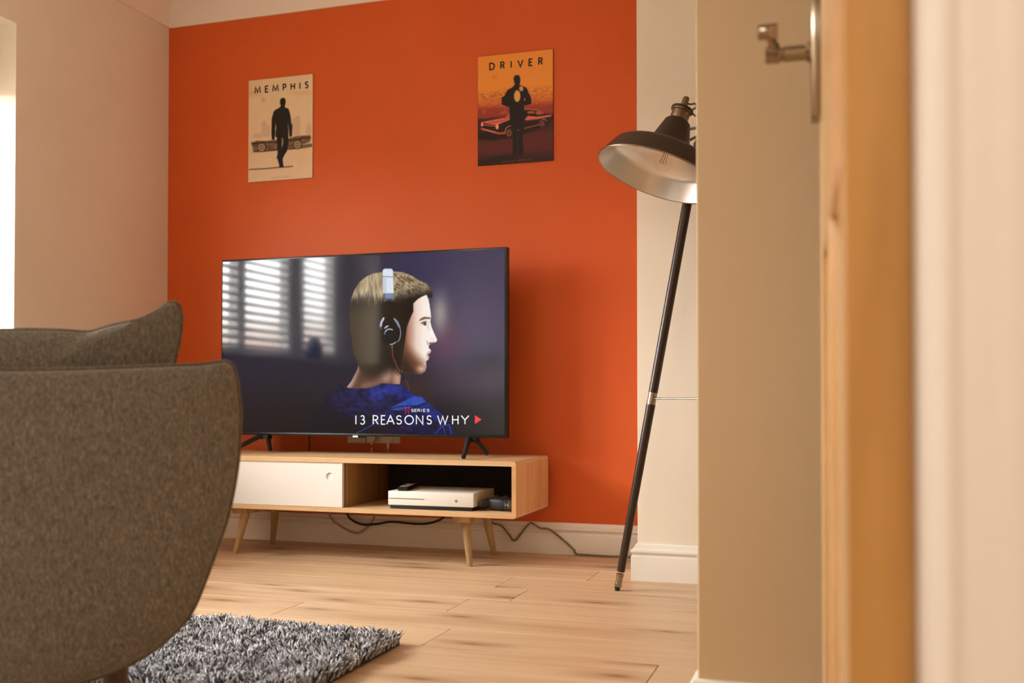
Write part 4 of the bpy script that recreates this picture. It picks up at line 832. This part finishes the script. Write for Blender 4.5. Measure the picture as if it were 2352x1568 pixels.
# ================================================================== RUG
RX0, RX1, RY0, RY1 = -2.55, -1.045, 1.77, 2.325
rug = empty('shaggy_rug', ((RX0+RX1)/2, (RY0+RY1)/2, .0)); tag(rug, 'shaggy mottled grey rug on the oak floor beside the armchair', 'rug')
box('rug_backing', RX0, RX1, RY0, RY1, .0005, .008, 'rug_base', rug)
def rug_pile():
    g = .0052; nx, ny = int((RX1-RX0)/g), int((RY1-RY0)/g); X, Y = np.meshgrid(np.linspace(RX0, RX1, nx), np.linspace(RY0, RY1, ny)); n = X.size
    X = X.ravel()+RNG.uniform(-.003, .003, n); Y = Y.ravel()+RNG.uniform(-.003, .003, n)
    edge = np.minimum(np.minimum(X-RX0, RX1-X), np.minimum(Y-RY0, RY1-Y))
    cl = vnoise((X+9)/.022, (Y+9)/.022, 31); cl2 = vnoise((X+9)/.009, (Y+9)/.009, 33)
    hgt = .022+.016*cl+.007*RNG.rand(n); hgt *= np.clip(.75+edge/.05, .75, 1)
    la = 2*math.pi*vnoise((X+9)/.03, (Y+9)/.03, 35)*2+RNG.uniform(-1, 1, n); lm = RNG.uniform(.006, .020, n)
    lx, ly = lm*np.cos(la), lm*np.sin(la)
    out = np.clip(1-edge/.02, 0, 1); lx += out*.010*np.sign(X-(RX0+RX1)/2)*((np.minimum(X-RX0, RX1-X) < .02)); ly += out*.010*np.sign(Y-(RY0+RY1)/2)*((np.minimum(Y-RY0, RY1-Y) < .02))
    rad = RNG.uniform(.0014, .0025, n); ph = RNG.uniform(0, 6.28, n)
    lev = [(0, 0, 1.0), (.55, .35, 1.15), (.92, .8, 1.0), (1.0, 1.0, .35)]
    V = np.zeros((n, 12, 3))
    for i, (hz_, lf, rf) in enumerate(lev):
        for k in range(3):
            a = ph+2*math.pi*k/3+i*.6
            V[:, i*3+k, 0] = X+lx*lf+rad*rf*np.cos(a); V[:, i*3+k, 1] = Y+ly*lf+rad*rf*np.sin(a); V[:, i*3+k, 2] = .006+hgt*hz_
    fq = np.array([(i*3+k, i*3+(k+1) % 3, (i+1)*3+(k+1) % 3, (i+1)*3+k) for i in range(3) for k in range(3)])
    F_ = (fq[None]+(np.arange(n)*12)[:, None, None]).reshape(-1, 4); tri = (np.array([9, 10, 11])[None]+(np.arange(n)*12)[:, None])
    org = np.array([(RX0+RX1)/2, (RY0+RY1)/2, .006]); V = V.reshape(-1, 3)-org
    me = bpy.data.meshes.new('rug_pile'); me.vertices.add(len(V)); me.vertices.foreach_set('co', V.ravel())
    li = np.concatenate([F_.ravel(), tri.ravel()]); me.loops.add(len(li)); me.loops.foreach_set('vertex_index', li)
    ls = np.concatenate([np.arange(0, F_.size, 4), F_.size+np.arange(0, tri.size, 3)]); me.polygons.add(len(ls)); me.polygons.foreach_set('loop_start', ls); me.update(calc_edges=True)
    tone = np.where(RNG.rand(n)+.25*cl2 < .45, RNG.uniform(60, 120, n), RNG.uniform(190, 250, n)); tone = (tone/255)**2.2
    col = np.ones((n, 12, 4)); col[..., 0] = tone[:, None]; col[..., 1] = tone[:, None]*1.0; col[..., 2] = tone[:, None]*1.06
    a = me.color_attributes.new('print', 'FLOAT_COLOR', 'POINT'); a.data.foreach_set('color', col.ravel())
    me.polygons.foreach_set('use_smooth', np.ones(len(ls), bool)); me.materials.append(M['rug_pile'])
    o = link(bpy.data.objects.new('pile', me), org, rug); o['kind'] = 'stuff'
rug_pile()

# ================================================================== ARMCHAIR seen from behind
TH_ = math.radians(33); fwd = Vector((-math.sin(TH_), math.cos(TH_), 0)); rgt = Vector((math.cos(TH_), math.sin(TH_), 0))
PC = -46
p0 = at(PC, 866, D=1.60); p0 = Vector((p0.x, p0.y, 0))
def onplane(x, y, off):
    """photo pixel -> (u, z) on the chair's own upright plane, off metres forward of the back"""
    r = Vector(ray(x, y).tolist()); q = p0+fwd*off; k = q.dot(fwd)/r.dot(fwd); P_ = r*k+Vector((0, 0, H)); return (P_-q).dot(rgt), P_.z
def cw(u, z, w_): return p0+rgt*u+fwd*w_+Vector((0, 0, z))
def puffy(name, outline, c, wf, wb, base, m, parent, rings=12, power=2.2, curve=0):
    """closed (u, z) outline filled as a soft pad: wb towards the camera side, wf away"""
    n = len(outline); V = []; Fc = []
    ss = [math.cos(math.pi/2*i/rings) for i in range(rings)]      # 1 .. ~0
    def add(sgn, T_):
        idx = []
        for i, s in enumerate(ss):
            if i == 0 and sgn < 0: idx.append([k for k in range(n)]); continue
            row = []
            for (u, z) in outline:
                uu = c[0]+(u-c[0])*s; zz = c[1]+(z-c[1])*s; h_ = T_*(1-s**power)**.5
                row.append(len(V)); V.append(cw(uu, zz, base+sgn*h_+curve*uu*uu))
            idx.append(row)
        row = len(V); V.append(cw(c[0], c[1], base+sgn*T_)); 
        for a, b_ in zip(idx[:-1], idx[1:]):
            for k in range(n): Fc.append((a[k], a[(k+1) % n], b_[(k+1) % n], b_[k]))
        for k in range(n): Fc.append((idx[-1][k], idx[-1][(k+1) % n], row))
    add(1, wf); add(-1, wb)
    return mk(name, V, Fc, m, parent, smooth=True)
ch = empty('armchair', tuple(p0+fwd*.28)); tag(ch, 'grey brown upholstered armchair seen from behind at the left edge, in front of the rug', 'armchair')
rt = [(-46, 852), (100, 852), (250, 848), (380, 842), (460, 839), (505, 833), (525, 833), (537, 843), (545, 875), (549, 915), (553, 950), (551, 1000), (547, 1060), (538, 1120), (524, 1185), (508, 1235), (490, 1285), (468, 1345), (445, 1400), (418, 1438), (380, 1475), (335, 1508), (270, 1540), (180, 1570), (80, 1590), (-46, 1600)]
R0 = [onplane(x-3, y, 0) for x, y in rt]; uc = R0[0][0]
out_ = [(u, z) for u, z in R0]+[(2*uc-u, z) for u, z in R0[-2:0:-1]]
out_ = [(p[0], p[1]) for p in spline([(u, z, 0) for u, z in out_], 3, closed=True)]
puffy('backrest', out_, (uc, .42), .045, .035, 0, 'upholstery', ch, rings=12, power=5, curve=.12)
tube('backrest_piping', [cw(u, z, .008+.12*u*u) for u, z in out_+out_[:2]], .0056, 'piping_fabric', ch, n=8)
# seat and arms reach forward from the back
def pad(name, u0, u1, w0, w1, z0, z1, bev, m='upholstery'):
    v, f = bevelvf(*boxvf(u0, u1, w0, w1, z0, z1), bev, 4); return mk(name, [cw(a, c, b_) for a, b_, c in v], f, m, ch, smooth=True)
hwd = max(u for u, z in out_)-uc
pad('seat_frame', uc-hwd*.56, uc+hwd*.56, .03, .56, .24, .33, .03)
pad('seat_cushion', uc-hwd*.66, uc+hwd*.66, .05, .58, .332, .44, .035)
for s in (-1, 1):
    a, b_ = sorted((uc+s*hwd*.60, uc+s*hwd*.78)); pad('arm', a, b_, .06, .50, .32, .47, .035)
for su in (-1, 1):
    for w_, dw in ((.060, -.020), (.44, .03)):
        u = uc+su*(.192 if w_ < .1 else .13)
        tube('leg', [cw(u, .215, w_), cw(u+su*.015, .0, w_+dw)], [.0235, .0135], 'walnut', ch, n=20)
# loose back cushion
cu = [(-46, 760), (0, 758), (80, 757), (150, 759), (205, 762), (235, 755), (270, 745), (310, 737), (345, 724), (372, 708), (388, 698), (400, 694), (411, 699), (418, 716), (419, 745), (415, 780), (407, 815), (399, 850), (386, 930), (372, 1010), (350, 1060), (300, 1080), (-46, 1090)]
cr_ = [onplane(x-3, y, .12) for x, y in cu]; ucc = cr_[0][0]
oc_ = list(cr_)+[(2*ucc-u, z) for u, z in cr_[-2:0:-1]]
oc_ = [(p[0], p[1]) for p in spline([(u, z, 0) for u, z in oc_], 3, closed=True)]
zlow = min(z for u, z in oc_)
bk = puffy('back_cushion', oc_, (ucc, (.70+zlow)/2), .05, .050, .125, 'upholstery', None, rings=14, power=2.0)
tag(bk, 'grey brown loose cushion standing up above the back of the armchair', 'cushion')
tube('cushion_piping', [cw(u, z, .125) for u, z in oc_+oc_[:2]], .0036, 'piping_fabric', bk, n=8)
